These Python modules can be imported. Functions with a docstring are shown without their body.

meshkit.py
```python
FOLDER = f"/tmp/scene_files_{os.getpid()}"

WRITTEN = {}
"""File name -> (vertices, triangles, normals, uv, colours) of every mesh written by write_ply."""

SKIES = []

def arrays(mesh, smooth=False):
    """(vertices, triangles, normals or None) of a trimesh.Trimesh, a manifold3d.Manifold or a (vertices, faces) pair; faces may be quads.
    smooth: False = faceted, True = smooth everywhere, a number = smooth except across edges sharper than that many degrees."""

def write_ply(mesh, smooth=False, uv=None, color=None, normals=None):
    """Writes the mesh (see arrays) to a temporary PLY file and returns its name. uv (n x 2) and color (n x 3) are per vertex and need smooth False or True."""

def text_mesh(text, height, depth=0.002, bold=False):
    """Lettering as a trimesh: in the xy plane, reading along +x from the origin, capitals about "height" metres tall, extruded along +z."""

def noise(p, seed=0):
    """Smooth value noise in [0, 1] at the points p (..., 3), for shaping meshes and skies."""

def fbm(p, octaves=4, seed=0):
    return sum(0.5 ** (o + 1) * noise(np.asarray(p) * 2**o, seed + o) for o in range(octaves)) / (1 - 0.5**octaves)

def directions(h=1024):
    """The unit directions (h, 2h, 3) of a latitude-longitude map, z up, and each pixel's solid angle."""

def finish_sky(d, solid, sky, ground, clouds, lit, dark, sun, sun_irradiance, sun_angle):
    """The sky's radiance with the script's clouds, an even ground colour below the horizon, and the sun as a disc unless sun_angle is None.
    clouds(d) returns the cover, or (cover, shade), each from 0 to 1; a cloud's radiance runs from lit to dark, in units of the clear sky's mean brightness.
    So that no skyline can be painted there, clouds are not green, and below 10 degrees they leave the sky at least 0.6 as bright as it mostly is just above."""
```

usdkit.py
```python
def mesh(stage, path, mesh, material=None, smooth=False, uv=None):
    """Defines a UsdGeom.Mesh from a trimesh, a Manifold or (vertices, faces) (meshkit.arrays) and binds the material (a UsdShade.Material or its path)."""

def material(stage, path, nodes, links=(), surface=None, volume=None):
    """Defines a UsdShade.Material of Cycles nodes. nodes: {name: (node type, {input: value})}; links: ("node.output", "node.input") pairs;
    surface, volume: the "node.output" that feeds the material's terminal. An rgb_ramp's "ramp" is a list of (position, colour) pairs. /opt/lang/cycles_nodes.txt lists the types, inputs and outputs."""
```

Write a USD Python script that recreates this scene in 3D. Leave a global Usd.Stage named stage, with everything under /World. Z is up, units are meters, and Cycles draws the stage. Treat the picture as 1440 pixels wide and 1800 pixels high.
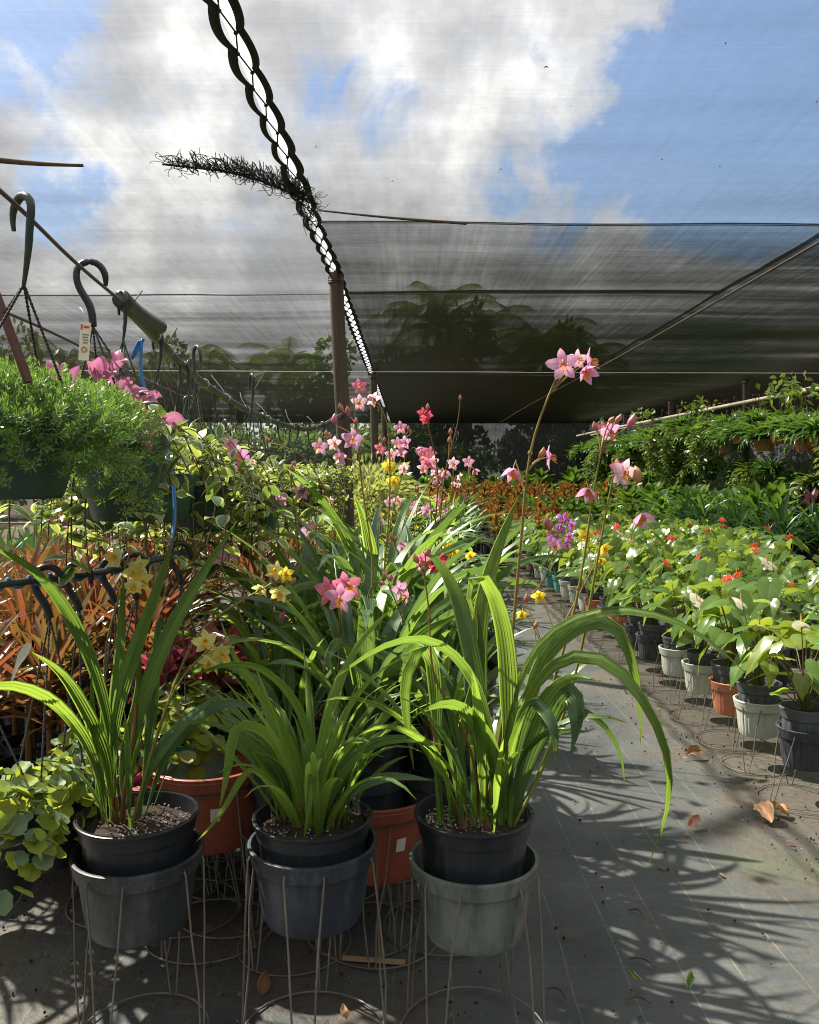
import math
import numpy as np
import usdkit
import meshkit
from scipy.interpolate import CubicSpline, PchipInterpolator
from pxr import Usd, UsdGeom, UsdLux, UsdShade, Gf, Sdf

# ------------------------------------------------------------------ camera, sky, sun, exposure
stage = Usd.Stage.CreateInMemory()
UsdGeom.SetStageUpAxis(stage, UsdGeom.Tokens.z)
UsdGeom.SetStageMetersPerUnit(stage, 1.0)
stage.SetDefaultPrim(UsdGeom.Xform.Define(stage, '/World').GetPrim())
UsdGeom.Scope.Define(stage, '/World/Looks')
FPX, CAMZ, PITCH = 1470.0, 1.35, math.radians(2.5)
EXPOSURE = 1.88
SUN_DIR = np.array([-0.78, 0.46, 0.0]); SUN_DIR /= np.linalg.norm(SUN_DIR)
SUN_EL = math.radians(51)
SUN = np.array([SUN_DIR[0] * math.cos(SUN_EL), SUN_DIR[1] * math.cos(SUN_EL), math.sin(SUN_EL)])
SKY_STRENGTH, SUN_INTENSITY = 0.085, 1.25

cam = UsdGeom.Camera.Define(stage, '/World/camera')
cam.CreateHorizontalApertureAttr(36.0)
cam.CreateFocalLengthAttr(36.0 * FPX / 1440)
cam.CreateClippingRangeAttr(Gf.Vec2f(0.05, 2000))
cam.CreateExposureAttr(EXPOSURE)
cam.AddTranslateOp().Set(Gf.Vec3d(0, 0, CAMZ))
cam.AddRotateXOp().Set(90 - math.degrees(PITCH))


def W(px, py, y):
    """The point at forward distance y that the photograph shows at (px, py)."""
    a, b = (px - 720) / FPX, (900 - py) / FPX
    fwd = math.cos(PITCH) + b * math.sin(PITCH)
    up = b * math.cos(PITCH) - math.sin(PITCH)
    return np.array([a / fwd * y, y, CAMZ + up / fwd * y])


def view_dir(px, py):
    v = W(px, py, 1.0) - np.array([0, 0, CAMZ])
    return v / np.linalg.norm(v)


def mat(name, nodes, links=(), surface=None, volume=None):
    return usdkit.material(stage, '/World/Looks/' + name, nodes, links, surface=surface, volume=volume)


sunl = UsdLux.DistantLight.Define(stage, '/World/sun')
sunl.CreateIntensityAttr(SUN_INTENSITY)
sunl.CreateAngleAttr(0.9)
sunl.CreateNormalizeAttr(True)
sunl.CreateColorAttr(Gf.Vec3f(1.0, 0.93, 0.80))
sunl.AddTransformOp().Set(Gf.Matrix4d().SetRotate(Gf.Rotation(Gf.Vec3d(0, 0, 1), Gf.Vec3d(*map(float, SUN)))))

dome = UsdLux.DomeLight.Define(stage, '/World/sky')
dome.GetPrim().SetCustomDataByKey('kind', 'structure')
BLUES = [((1420, 110), 0.973, 0.9975, 0.26), ((1230, 300), 0.993, 0.9992, 0.11), ((1330, 360), 0.996, 0.9996, 0.10), ((940, 345), 0.995, 0.9995, 0.15), ((30, 10), 0.992, 0.9992, 0.20), ((110, 350), 0.9965, 0.9997, 0.13), ((440, 415), 0.998, 0.9998, 0.10), ((660, 180), 0.9975, 0.9997, 0.09)]
sky_nodes = {
    'sky': ('sky_texture', {'sky_type': 'single_scattering', 'sun_disc': False, 'sun_elevation': SUN_EL, 'sun_rotation': math.atan2(SUN[0], SUN[1])}),
    'tc': ('texture_coordinate', {}),
    'n1': ('noise_texture', {'scale': 4.6, 'detail': 10.0, 'roughness': 0.62, 'distortion': 0.35}),
    'n2': ('noise_texture', {'scale': 7.0, 'detail': 6.0, 'roughness': 0.55}),
    'off': ('vector_math', {'math_type': 'add', 'vector2': (3.7, 1.3, 0.4)}),
    'off2': ('vector_math', {'math_type': 'add', 'vector2': (9.1, 4.3, 2.4)}),
    'cover': ('rgb_ramp', {'ramp': [(0.0, (0, 0, 0)), (0.325, (0.03, 0.03, 0.03)), (0.365, (0.5, 0.5, 0.5)), (0.41, (0.88, 0.88, 0.88)), (0.48, (1, 1, 1)), (1.0, (1, 1, 1))]}),
    'shade': ('rgb_ramp', {'ramp': [(0.0, (8.0, 7.9, 7.7)), (0.38, (7.2, 7.1, 6.9)), (0.48, (5.0, 5.0, 5.0)), (0.60, (3.7, 3.7, 3.75)), (1.0, (3.0, 3.0, 3.1))]}),
    'mix': ('mix', {'mix_type': 'mix'}),
    'bg': ('background_shader', {'strength': SKY_STRENGTH}),
}
sky_links = [('tc.generated', 'off.vector1'), ('off.vector', 'n1.vector'), ('tc.generated', 'off2.vector1'), ('off2.vector', 'n2.vector'),
              ('n2.fac', 'shade.fac'), ('cover.color', 'mix.fac'), ('sky.color', 'mix.color1'), ('shade.color', 'mix.color2'), ('mix.color', 'bg.color')]
last = 'n1.fac'
for k, (px, lo, hi, depth) in enumerate(BLUES):
    sky_nodes |= {f'd{k}': ('vector_math', {'math_type': 'dot_product', 'vector2': tuple(view_dir(*px))}), f'm{k}': ('map_range', {'range_type': 'smoothstep', 'from_min': lo, 'from_max': hi, 'to_min': 0.0, 'to_max': depth, 'clamp': True}), f's{k}': ('math', {'math_type': 'subtract'})}
    sky_links += [('tc.generated', f'd{k}.vector1'), (f'd{k}.value', f'm{k}.value'), (last, f's{k}.value1'), (f'm{k}.result', f's{k}.value2')]
    last = f's{k}.value'
sky_links.append((last, 'cover.fac'))
UsdShade.MaterialBindingAPI.Apply(dome.GetPrim()).Bind(mat('sky', sky_nodes, sky_links, surface='bg.background'))

rng = np.random.default_rng(11)
U = lambda a, b: float(rng.uniform(a, b))
Z3 = np.array([0, 0, 1.0])


# ------------------------------------------------------------------ materials
def leaf_mat(name, col, col2=None, trans=None, tmix=0.38, rough=0.42, stripes=0, stripe_col=None, edge=None, edge_at=0.72, mid=None, noise=7.0, tip=None, spec=0.4, amt=0.62, spots=False):
    """Two-tone leaf: noise and per-leaf variation, pleat lines or a pale margin along u, light coming through."""
    col2 = col2 if col2 is not None else tuple(c * 0.6 for c in col)
    trans = trans if trans is not None else (min(1, col[0] * 3.4), min(1, col[1] * 3.0), col[2] * 1.2)
    nodes = {'tc': ('texture_coordinate', {}), 'sep': ('separate_xyz', {}), 'oi': ('object_info', {}), 'geo': ('geometry', {}),
             'n': ('noise_texture', {'scale': noise, 'detail': 3.0}),
             'add': ('math', {'math_type': 'multiply_add', 'value2': 0.55}),
             'rr': ('math', {'math_type': 'multiply', 'value2': 0.45}),
             'ramp': ('map_range', {'from_min': 0.2, 'from_max': 0.8, 'to_min': 0.0, 'to_max': 1.0, 'clamp': True}),
             'base': ('mix', {'color1': col, 'color2': col2}),
             'p': ('principled_bsdf', {'roughness': rough, 'specular_ior_level': spec}),
             't': ('translucent_bsdf', {}), 'tm': ('mix', {'mix_type': 'multiply', 'fac': 0.75, 'color2': tuple(trans)}),
             'gain': ('mix', {'mix_type': 'divide', 'fac': 1.0, 'color2': tuple(max(0.02, 0.5 * (a + b)) for a, b in zip(col, col2))}),
             'mx': ('mix_closure', {'fac': tmix})}
    links = [('tc.UV', 'sep.vector'), ('tc.object', 'n.vector'), ('n.fac', 'add.value1'), ('oi.random', 'rr.value1'), ('rr.value', 'add.value3'),
             ('add.value', 'ramp.value'), ('ramp.result', 'base.fac')]
    out = 'base.color'
    if stripes:
        nodes |= {'fu': ('math', {'math_type': 'multiply', 'value2': stripes * 3.6}), 'fv': ('math', {'math_type': 'multiply', 'value2': 0.8}), 'fz': ('math', {'math_type': 'multiply', 'value2': 37.0}), 'cmb': ('combine_xyz', {}), 'si': ('noise_texture', {'scale': 1.0, 'detail': 2.0, 'roughness': 0.6}),
                  'sr': ('map_range', {'from_min': 0.46, 'from_max': 0.60, 'to_min': 0.0, 'to_max': amt, 'clamp': True}), 'sm': ('mix', {'color2': stripe_col})}
        links += [('sep.x', 'fu.value1'), ('sep.y', 'fv.value1'), ('oi.random', 'fz.value1'), ('fu.value', 'cmb.x'), ('fv.value', 'cmb.y'), ('fz.value', 'cmb.z'), ('cmb.vector', 'si.vector'), ('si.fac', 'sr.value'), ('sr.result', 'sm.fac'), (out, 'sm.color1')]
        out = 'sm.color'
    for key, c, lo, hi, inv in (('e_', edge, edge_at, edge_at + 0.12, False), ('m_', mid, 0.04, 0.13, True)):
        if c is not None:
            nodes |= {key + 'a': ('math', {'math_type': 'subtract', 'value2': 0.5}), key + 'b': ('math', {'math_type': 'absolute'}), key + 'c': ('math', {'math_type': 'multiply', 'value2': 2.0}),
                      key + 'r': ('map_range', {'from_min': lo, 'from_max': hi, 'to_min': 1.0 if inv else 0.0, 'to_max': 0.0 if inv else 1.0, 'clamp': True}), key + 'x': ('mix', {'color2': c})}
            links += [('sep.x', key + 'a.value1'), (key + 'a.value', key + 'b.value1'), (key + 'b.value', key + 'c.value1'), (key + 'c.value', key + 'r.value'), (key + 'r.result', key + 'x.fac'), (out, key + 'x.color1')]
            out = key + 'x.color'
    if spots:
        nodes |= {'sn': ('noise_texture', {'scale': 46.0, 'detail': 3.0, 'roughness': 0.6}), 'st': ('map_range', {'from_min': 0.68, 'from_max': 0.74, 'to_min': 0.0, 'to_max': 0.7, 'clamp': True}), 'sx': ('mix', {'color2': (0.07, 0.045, 0.02)})}
        links += [('tc.object', 'sn.vector'), ('sn.fac', 'st.value'), ('st.result', 'sx.fac'), (out, 'sx.color1')]
        out = 'sx.color'
    if tip is not None:
        nodes |= {'tr': ('map_range', {'from_min': 0.93, 'from_max': 0.99, 'to_min': 0.0, 'to_max': 0.9, 'clamp': True}), 'tx': ('mix', {'color2': tip})}
        links += [('sep.y', 'tr.value'), ('tr.result', 'tx.fac'), (out, 'tx.color1')]
        out = 'tx.color'
    # light through the leaf carries the leaf's own pattern, tinted towards yellow
    nodes['tm2'] = ('mix', {'mix_type': 'mix', 'fac': 0.62, 'color2': tuple(trans)})
    if stripes:
        nodes['dk'] = ('mix', {'color1': tuple(trans), 'color2': tuple(c * 0.30 for c in trans)})
        links += [('sr.result', 'dk.fac'), ('dk.color', 'tm2.color2')]
    links += [(out, 'p.base_color'), (out, 'tm2.color1'), ('tm2.color', 't.color'), ('p.BSDF', 'mx.closure1'), ('t.BSDF', 'mx.closure2')]
    for k in ('tm', 'gain', 'geo'):
        nodes.pop(k)
    return mat(name, nodes, links, surface='mx.closure')


def solid_mat(name, col, col2=None, rough=0.6, scale=20.0, bump=0.0, spec=0.4, stretch=(1, 1, 1), metallic=0.0, detail=5.0, dirt=None, dirt_at=(0.5, 0.7), bscale=None):
    col2 = col2 if col2 is not None else tuple(c * 0.7 for c in col)
    nodes = {'tc': ('texture_coordinate', {}), 'map': ('mapping', {'scale': stretch}), 'n': ('noise_texture', {'scale': scale, 'detail': detail, 'roughness': 0.6}),
             'r': ('map_range', {'from_min': 0.3, 'from_max': 0.7, 'clamp': True}), 'm': ('mix', {'color1': col, 'color2': col2}),
             'p': ('principled_bsdf', {'roughness': rough, 'specular_ior_level': spec, 'metallic': metallic})}
    links = [('tc.object', 'map.vector'), ('map.vector', 'n.vector'), ('n.fac', 'r.value'), ('r.result', 'm.fac')]
    out = 'm.color'
    if dirt is not None:
        nodes |= {'dmap': ('mapping', {'scale': (1.3, 1.3, 0.32)}), 'dn': ('noise_texture', {'scale': 11.0, 'detail': 9.0, 'roughness': 0.74}), 'dr': ('map_range', {'from_min': dirt_at[0], 'from_max': dirt_at[1], 'clamp': True}), 'dm': ('mix', {'color2': dirt})}
        links += [('tc.object', 'dmap.vector'), ('dmap.vector', 'dn.vector'), ('dn.fac', 'dr.value'), ('dr.result', 'dm.fac'), (out, 'dm.color1')]
        out = 'dm.color'
    links.append((out, 'p.base_color'))
    if bump:
        nodes |= {'bn': ('noise_texture', {'scale': bscale or scale * 2, 'detail': 4.0}), 'b': ('bump', {'strength': bump, 'distance': 0.004})}
        links += [('map.vector', 'bn.vector'), ('bn.fac', 'b.height'), ('b.normal', 'p.normal')]
    return mat(name, nodes, links, surface='p.BSDF')


def cloth_mat(name, tau, streak=0.35, col=(0.026, 0.027, 0.027)):
    """Woven shade cloth: what it lets through falls with the slant of the ray, exp(-tau / cos); uneven knit along both threads."""
    nodes = {'g': ('geometry', {}), 'dot': ('vector_math', {'math_type': 'dot_product'}), 'abs': ('math', {'math_type': 'absolute'}), 'mx': ('math', {'math_type': 'maximum', 'value2': 0.03}),
             'ma': ('mapping', {'scale': (0.8, 60.0, 1.0)}), 'na': ('noise_texture', {'scale': 1.0, 'detail': 5.0, 'roughness': 0.65}),
             'mb': ('mapping', {'scale': (30.0, 0.7, 1.0)}), 'nb': ('noise_texture', {'scale': 1.0, 'detail': 4.0, 'roughness': 0.6}),
             'mc': ('mapping', {'scale': (0.10, 2.2, 1.0)}), 'nc': ('noise_texture', {'scale': 1.0, 'detail': 3.0}),
             'ra': ('map_range', {'from_min': 0.3, 'from_max': 0.7, 'to_min': 1 - streak, 'to_max': 1 + streak}),
             'rb': ('map_range', {'from_min': 0.3, 'from_max': 0.7, 'to_min': 1 - streak * 0.75, 'to_max': 1 + streak * 0.75}),
             'rc': ('map_range', {'from_min': 0.3, 'from_max': 0.7, 'to_min': 1 - streak * 1.6, 'to_max': 1 + streak * 1.6}),
             'nq': ('noise_texture', {'scale': 11.0, 'detail': 7.0, 'roughness': 0.7}), 'rq': ('map_range', {'from_min': 0.3, 'from_max': 0.7, 'to_min': 0.93, 'to_max': 1.07}), 'p0': ('math', {'math_type': 'multiply'}), 'p1': ('math', {'math_type': 'multiply'}), 'p2': ('math', {'math_type': 'multiply'}), 'p3': ('math', {'math_type': 'multiply', 'value2': -tau}),
             'dv': ('math', {'math_type': 'divide'}), 'ex': ('math', {'math_type': 'exponent'}),
             'dif': ('principled_bsdf', {'base_color': col, 'roughness': 0.55, 'specular_ior_level': 0.3}), 'tr': ('transparent_bsdf', {'color': (1, 1, 1)}), 'o': ('mix_closure', {})}
    links = [('g.incoming', 'dot.vector1'), ('g.normal', 'dot.vector2'), ('dot.value', 'abs.value1'), ('abs.value', 'mx.value1'),
             ('g.position', 'ma.vector'), ('ma.vector', 'na.vector'), ('g.position', 'mb.vector'), ('mb.vector', 'nb.vector'), ('g.position', 'mc.vector'), ('mc.vector', 'nc.vector'),
             ('na.fac', 'ra.value'), ('nb.fac', 'rb.value'), ('nc.fac', 'rc.value'), ('g.position', 'nq.vector'), ('nq.fac', 'rq.value'), ('ra.result', 'p0.value1'), ('rq.result', 'p0.value2'), ('p0.value', 'p1.value1'), ('rb.result', 'p1.value2'), ('p1.value', 'p2.value1'), ('rc.result', 'p2.value2'),
             ('p2.value', 'p3.value1'), ('p3.value', 'dv.value1'), ('mx.value', 'dv.value2'), ('dv.value', 'ex.value1'), ('ex.value', 'o.fac'), ('dif.BSDF', 'o.closure1'), ('tr.BSDF', 'o.closure2')]
    return mat(name, nodes, links, surface='o.closure')


M = {}
M['orchid_leaf'] = leaf_mat('orchid_leaf', (0.060, 0.130, 0.032), (0.092, 0.165, 0.040), trans=(0.42, 0.67, 0.07), tmix=0.48, tip=(0.20, 0.12, 0.04), spots=True, stripes=7, stripe_col=(0.012, 0.045, 0.008), rough=0.36, spec=0.5)
M['orchid_leaf_light'] = leaf_mat('orchid_leaf_light', (0.10, 0.185, 0.038), (0.14, 0.22, 0.048), trans=(0.56, 0.80, 0.08), tmix=0.50, tip=(0.24, 0.15, 0.05), spots=True, stripes=6, stripe_col=(0.03, 0.085, 0.012), rough=0.38, spec=0.5)
M['orchid_leaf_dark'] = leaf_mat('orchid_leaf_dark', (0.042, 0.098, 0.034), (0.06, 0.13, 0.04), trans=(0.30, 0.50, 0.06), tmix=0.34, stripes=8, stripe_col=(0.12, 0.20, 0.09), rough=0.32, spec=0.6, amt=0.6)
M['scape'] = leaf_mat('flower_stem_green', (0.16, 0.19, 0.03), (0.22, 0.14, 0.04), tmix=0.12, noise=14)
M['scape_brown'] = leaf_mat('flower_stem_brown', (0.14, 0.06, 0.025), (0.20, 0.13, 0.03), tmix=0.10, noise=20)
M['sheath'] = solid_mat('dry_sheath', (0.15, 0.095, 0.045), (0.06, 0.035, 0.018), scale=40, stretch=(1, 1, 0.1), bump=0.3)
M['anthurium_leaf'] = leaf_mat('anthurium_leaf', (0.06, 0.135, 0.025), (0.10, 0.18, 0.03), trans=(0.50, 0.66, 0.06), tmix=0.40, rough=0.30, spec=0.6, mid=(0.11, 0.19, 0.05))
M['anthurium_leaf_young'] = leaf_mat('anthurium_leaf_young', (0.11, 0.18, 0.025), (0.15, 0.20, 0.03), trans=(0.50, 0.60, 0.05), tmix=0.42, rough=0.32, spec=0.6, mid=(0.2, 0.26, 0.06))
M['anthurium_stalk'] = leaf_mat('anthurium_stalk', (0.13, 0.15, 0.04), (0.17, 0.10, 0.04), tmix=0.1)
M['spathe_white'] = leaf_mat('spathe_white', (0.66, 0.62, 0.50), (0.62, 0.66, 0.40), trans=(0.8, 0.8, 0.5), tmix=0.3, rough=0.25)
M['spathe_red'] = leaf_mat('spathe_red', (0.52, 0.035, 0.03), (0.60, 0.07, 0.04), trans=(0.9, 0.10, 0.05), tmix=0.3, rough=0.22)
M['spathe_orange'] = leaf_mat('spathe_orange', (0.60, 0.13, 0.03), (0.66, 0.19, 0.05), trans=(0.9, 0.25, 0.06), tmix=0.3, rough=0.22)
M['spadix'] = solid_mat('spadix', (0.55, 0.28, 0.16), (0.6, 0.42, 0.1), scale=80)
for nm, a, b, t in (('pink', (0.62, 0.25, 0.47), (0.70, 0.40, 0.56), (0.92, 0.50, 0.74)), ('coral', (0.62, 0.13, 0.26), (0.66, 0.20, 0.34), (0.95, 0.32, 0.45)), ('pale_pink', (0.70, 0.42, 0.52), (0.74, 0.52, 0.58), (0.95, 0.66, 0.76)),
                    ('violet', (0.36, 0.08, 0.42), (0.46, 0.13, 0.50), (0.66, 0.25, 0.75)), ('yellow', (0.70, 0.52, 0.03), (0.74, 0.60, 0.06), (0.95, 0.80, 0.10)), ('cream', (0.66, 0.60, 0.17), (0.70, 0.66, 0.28), (0.90, 0.86, 0.35)),
                    ('crimson', (0.42, 0.03, 0.12), (0.50, 0.06, 0.17), (0.8, 0.1, 0.2))):
    M['petal_' + nm] = leaf_mat('petal_' + nm, a, b, trans=t, tmix=0.42, rough=0.5, spec=0.25, noise=30, mid=tuple(c * 0.85 for c in a))
M['lip_gold'] = leaf_mat('lip_gold', (0.62, 0.30, 0.05), (0.55, 0.10, 0.10), tmix=0.3, noise=90)
M['lip_yellow'] = leaf_mat('lip_yellow', (0.70, 0.42, 0.02), (0.66, 0.33, 0.03), tmix=0.3, noise=90)
M['bud'] = leaf_mat('flower_bud', (0.45, 0.13, 0.26), (0.42, 0.28, 0.10), tmix=0.2)
M['bract'] = leaf_mat('flower_bract', (0.42, 0.30, 0.12), (0.40, 0.22, 0.14), tmix=0.3)
M['hoya_leaf'] = leaf_mat('hoya_leaf', (0.035, 0.085, 0.025), (0.06, 0.13, 0.03), trans=(0.36, 0.52, 0.06), tmix=0.30, rough=0.30, spec=0.55, edge=(0.42, 0.46, 0.20), edge_at=0.66)
M['hoya_leaf_light'] = leaf_mat('hoya_leaf_light', (0.14, 0.21, 0.035), (0.22, 0.27, 0.06), trans=(0.56, 0.66, 0.10), tmix=0.40, rough=0.32, spec=0.5, edge=(0.56, 0.56, 0.30), edge_at=0.55)
M['vine_stem'] = solid_mat('vine_stem', (0.10, 0.08, 0.035), (0.06, 0.035, 0.02))
M['sedum'] = leaf_mat('needle_foliage', (0.085, 0.16, 0.045), (0.14, 0.21, 0.06), trans=(0.30, 0.55, 0.05), tmix=0.34, rough=0.38, noise=16)
M['tradescantia'] = leaf_mat('pink_foliage', (0.46, 0.10, 0.30), (0.26, 0.13, 0.16), trans=(0.75, 0.22, 0.46), tmix=0.36, stripes=3, stripe_col=(0.50, 0.36, 0.30), noise=38, amt=0.6)
M['cordyline'] = leaf_mat('cordyline_leaf', (0.125, 0.055, 0.026), (0.075, 0.068, 0.024), trans=(0.36, 0.145, 0.035), tmix=0.34, rough=0.42, stripes=2, stripe_col=(0.30, 0.14, 0.02), noise=9, spec=0.5)
M['cordyline_red'] = leaf_mat('cordyline_red_leaf', (0.13, 0.032, 0.024), (0.16, 0.06, 0.025), trans=(0.42, 0.12, 0.045), tmix=0.38, rough=0.34, noise=9, spec=0.5)
M['cordyline_brown'] = leaf_mat('cordyline_brown_leaf', (0.07, 0.045, 0.02), (0.11, 0.10, 0.025), trans=(0.34, 0.20, 0.04), tmix=0.3, rough=0.3, noise=9, spec=0.6)
M['purple_leaf'] = leaf_mat('purple_leaf', (0.07, 0.022, 0.04), (0.11, 0.04, 0.06), trans=(0.3, 0.08, 0.13), tmix=0.3)
M['green_strap'] = leaf_mat('strap_leaf_dark_green', (0.016, 0.055, 0.018), (0.026, 0.075, 0.02), trans=(0.11, 0.25, 0.04), tmix=0.25, rough=0.28, spec=0.6)
M['green_broad'] = leaf_mat('broad_leaf_green', (0.045, 0.125, 0.022), (0.08, 0.17, 0.028), trans=(0.34, 0.56, 0.05), tmix=0.34, rough=0.35)
M['fern'] = leaf_mat('basket_foliage', (0.05, 0.13, 0.025), (0.085, 0.18, 0.032), trans=(0.32, 0.55, 0.06), tmix=0.34, rough=0.3, spec=0.55)
M['vine_leaf'] = leaf_mat('vine_leaf', (0.08, 0.14, 0.025), (0.12, 0.19, 0.04), trans=(0.42, 0.56, 0.07), tmix=0.36, rough=0.36)
M['golden'] = leaf_mat('golden_foliage', (0.17, 0.21, 0.05), (0.22, 0.23, 0.07), trans=(0.56, 0.62, 0.14), tmix=0.42)
M['plectranthus'] = leaf_mat('round_leaf_lime', (0.15, 0.22, 0.028), (0.24, 0.28, 0.045), trans=(0.66, 0.72, 0.05), tmix=0.42, rough=0.5, spec=0.25)
M['plectranthus_grey'] = leaf_mat('round_leaf_grey', (0.11, 0.17, 0.09), (0.16, 0.21, 0.11), trans=(0.30, 0.42, 0.12), tmix=0.22, rough=0.55, spec=0.25)
M['pink_leaf'] = leaf_mat('crimson_leaf', (0.36, 0.035, 0.09), (0.52, 0.20, 0.24), trans=(0.8, 0.12, 0.2), tmix=0.34, edge=(0.42, 0.30, 0.22), edge_at=0.8)
M['croton_far'] = leaf_mat('croton_leaf', (0.32, 0.11, 0.025), (0.24, 0.15, 0.03), trans=(0.7, 0.3, 0.05), tmix=0.36)
M['tree_leaf'] = leaf_mat('tree_leaf', (0.05, 0.10, 0.025), (0.08, 0.13, 0.03), trans=(0.26, 0.40, 0.05), tmix=0.3, rough=0.5, noise=1.2)
M['palm_leaf'] = leaf_mat('palm_leaf', (0.06, 0.10, 0.025), (0.10, 0.13, 0.03), trans=(0.28, 0.38, 0.05), tmix=0.28, rough=0.4, noise=1.0)
M['bark'] = solid_mat('bark', (0.16, 0.12, 0.09), (0.07, 0.055, 0.045), scale=14, stretch=(1, 1, 0.15), bump=0.5)
M['post_wood'] = solid_mat('post_wood', (0.085, 0.06, 0.036), (0.03, 0.022, 0.015), scale=22, stretch=(1, 1, 0.06), bump=0.7, rough=0.8, dirt=(0.06, 0.055, 0.04), dirt_at=(0.55, 0.75))
M['black_pot'] = solid_mat('black_plastic', (0.006, 0.008, 0.011), (0.010, 0.012, 0.015), rough=0.34, scale=8, spec=0.4, dirt=(0.04, 0.044, 0.046), dirt_at=(0.6, 0.9), bump=0.05)
M['dusty_pot'] = solid_mat('dusty_grey_plastic', (0.013, 0.016, 0.019), (0.024, 0.029, 0.032), rough=0.5, scale=6, dirt=(0.085, 0.09, 0.085), dirt_at=(0.47, 0.76), bump=0.06)
M['blue_grey_pot'] = solid_mat('blue_grey_plastic', (0.014, 0.018, 0.026), (0.026, 0.032, 0.041), rough=0.5, scale=6, dirt=(0.08, 0.09, 0.10), dirt_at=(0.48, 0.78), bump=0.06)
M['green_grey_pot'] = solid_mat('green_grey_plastic', (0.12, 0.14, 0.125), (0.155, 0.17, 0.152), rough=0.55, scale=5, dirt=(0.035, 0.042, 0.03), dirt_at=(0.42, 0.68), bump=0.06)
M['pale_pot'] = solid_mat('pale_plastic', (0.42, 0.44, 0.38), (0.32, 0.35, 0.30), rough=0.55, scale=6, dirt=(0.14, 0.15, 0.09), dirt_at=(0.54, 0.8))
M['terracotta'] = solid_mat('terracotta_plastic', (0.44, 0.165, 0.085), (0.36, 0.125, 0.065), rough=0.55, scale=7, dirt=(0.46, 0.28, 0.19), dirt_at=(0.55, 0.8))
M['terracotta_deep'] = solid_mat('terracotta_deep', (0.27, 0.070, 0.035), (0.20, 0.05, 0.028), rough=0.5, scale=6, dirt=(0.16, 0.05, 0.03), dirt_at=(0.52, 0.8))
M['teal_pot'] = solid_mat('teal_plastic', (0.07, 0.22, 0.20), (0.10, 0.26, 0.22), rough=0.5)
M['green_pot'] = solid_mat('dark_green_plastic', (0.012, 0.035, 0.022), (0.018, 0.045, 0.028), rough=0.35, spec=0.5)
M['inner_grey_pot'] = solid_mat('grey_black_plastic', (0.045, 0.052, 0.06), (0.075, 0.082, 0.088), rough=0.5, scale=8, dirt=(0.15, 0.16, 0.16), dirt_at=(0.56, 0.8))
M['soil'] = solid_mat('potting_soil', (0.022, 0.016, 0.012), (0.05, 0.038, 0.028), rough=0.95, scale=90, bump=0.9, spec=0.1)
M['perlite'] = solid_mat('perlite', (0.42, 0.42, 0.40), (0.22, 0.22, 0.21), rough=0.8, scale=60)
M['wire'] = solid_mat('stand_wire', (0.10, 0.09, 0.075), (0.19, 0.17, 0.145), rough=0.5, scale=12, metallic=0.2, dirt=(0.14, 0.07, 0.035), dirt_at=(0.52, 0.72))
M['steel_cable'] = solid_mat('steel_cable', (0.05, 0.035, 0.03), (0.08, 0.05, 0.04), rough=0.5, scale=60)
M['rust'] = solid_mat('rusty_steel', (0.09, 0.03, 0.02), (0.05, 0.02, 0.015), rough=0.7, scale=25)
M['green_pipe'] = solid_mat('green_pipe', (0.022, 0.030, 0.020), (0.014, 0.019, 0.014), rough=0.4, scale=12, dirt=(0.06, 0.062, 0.034), dirt_at=(0.5, 0.75), spec=0.6)
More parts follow.
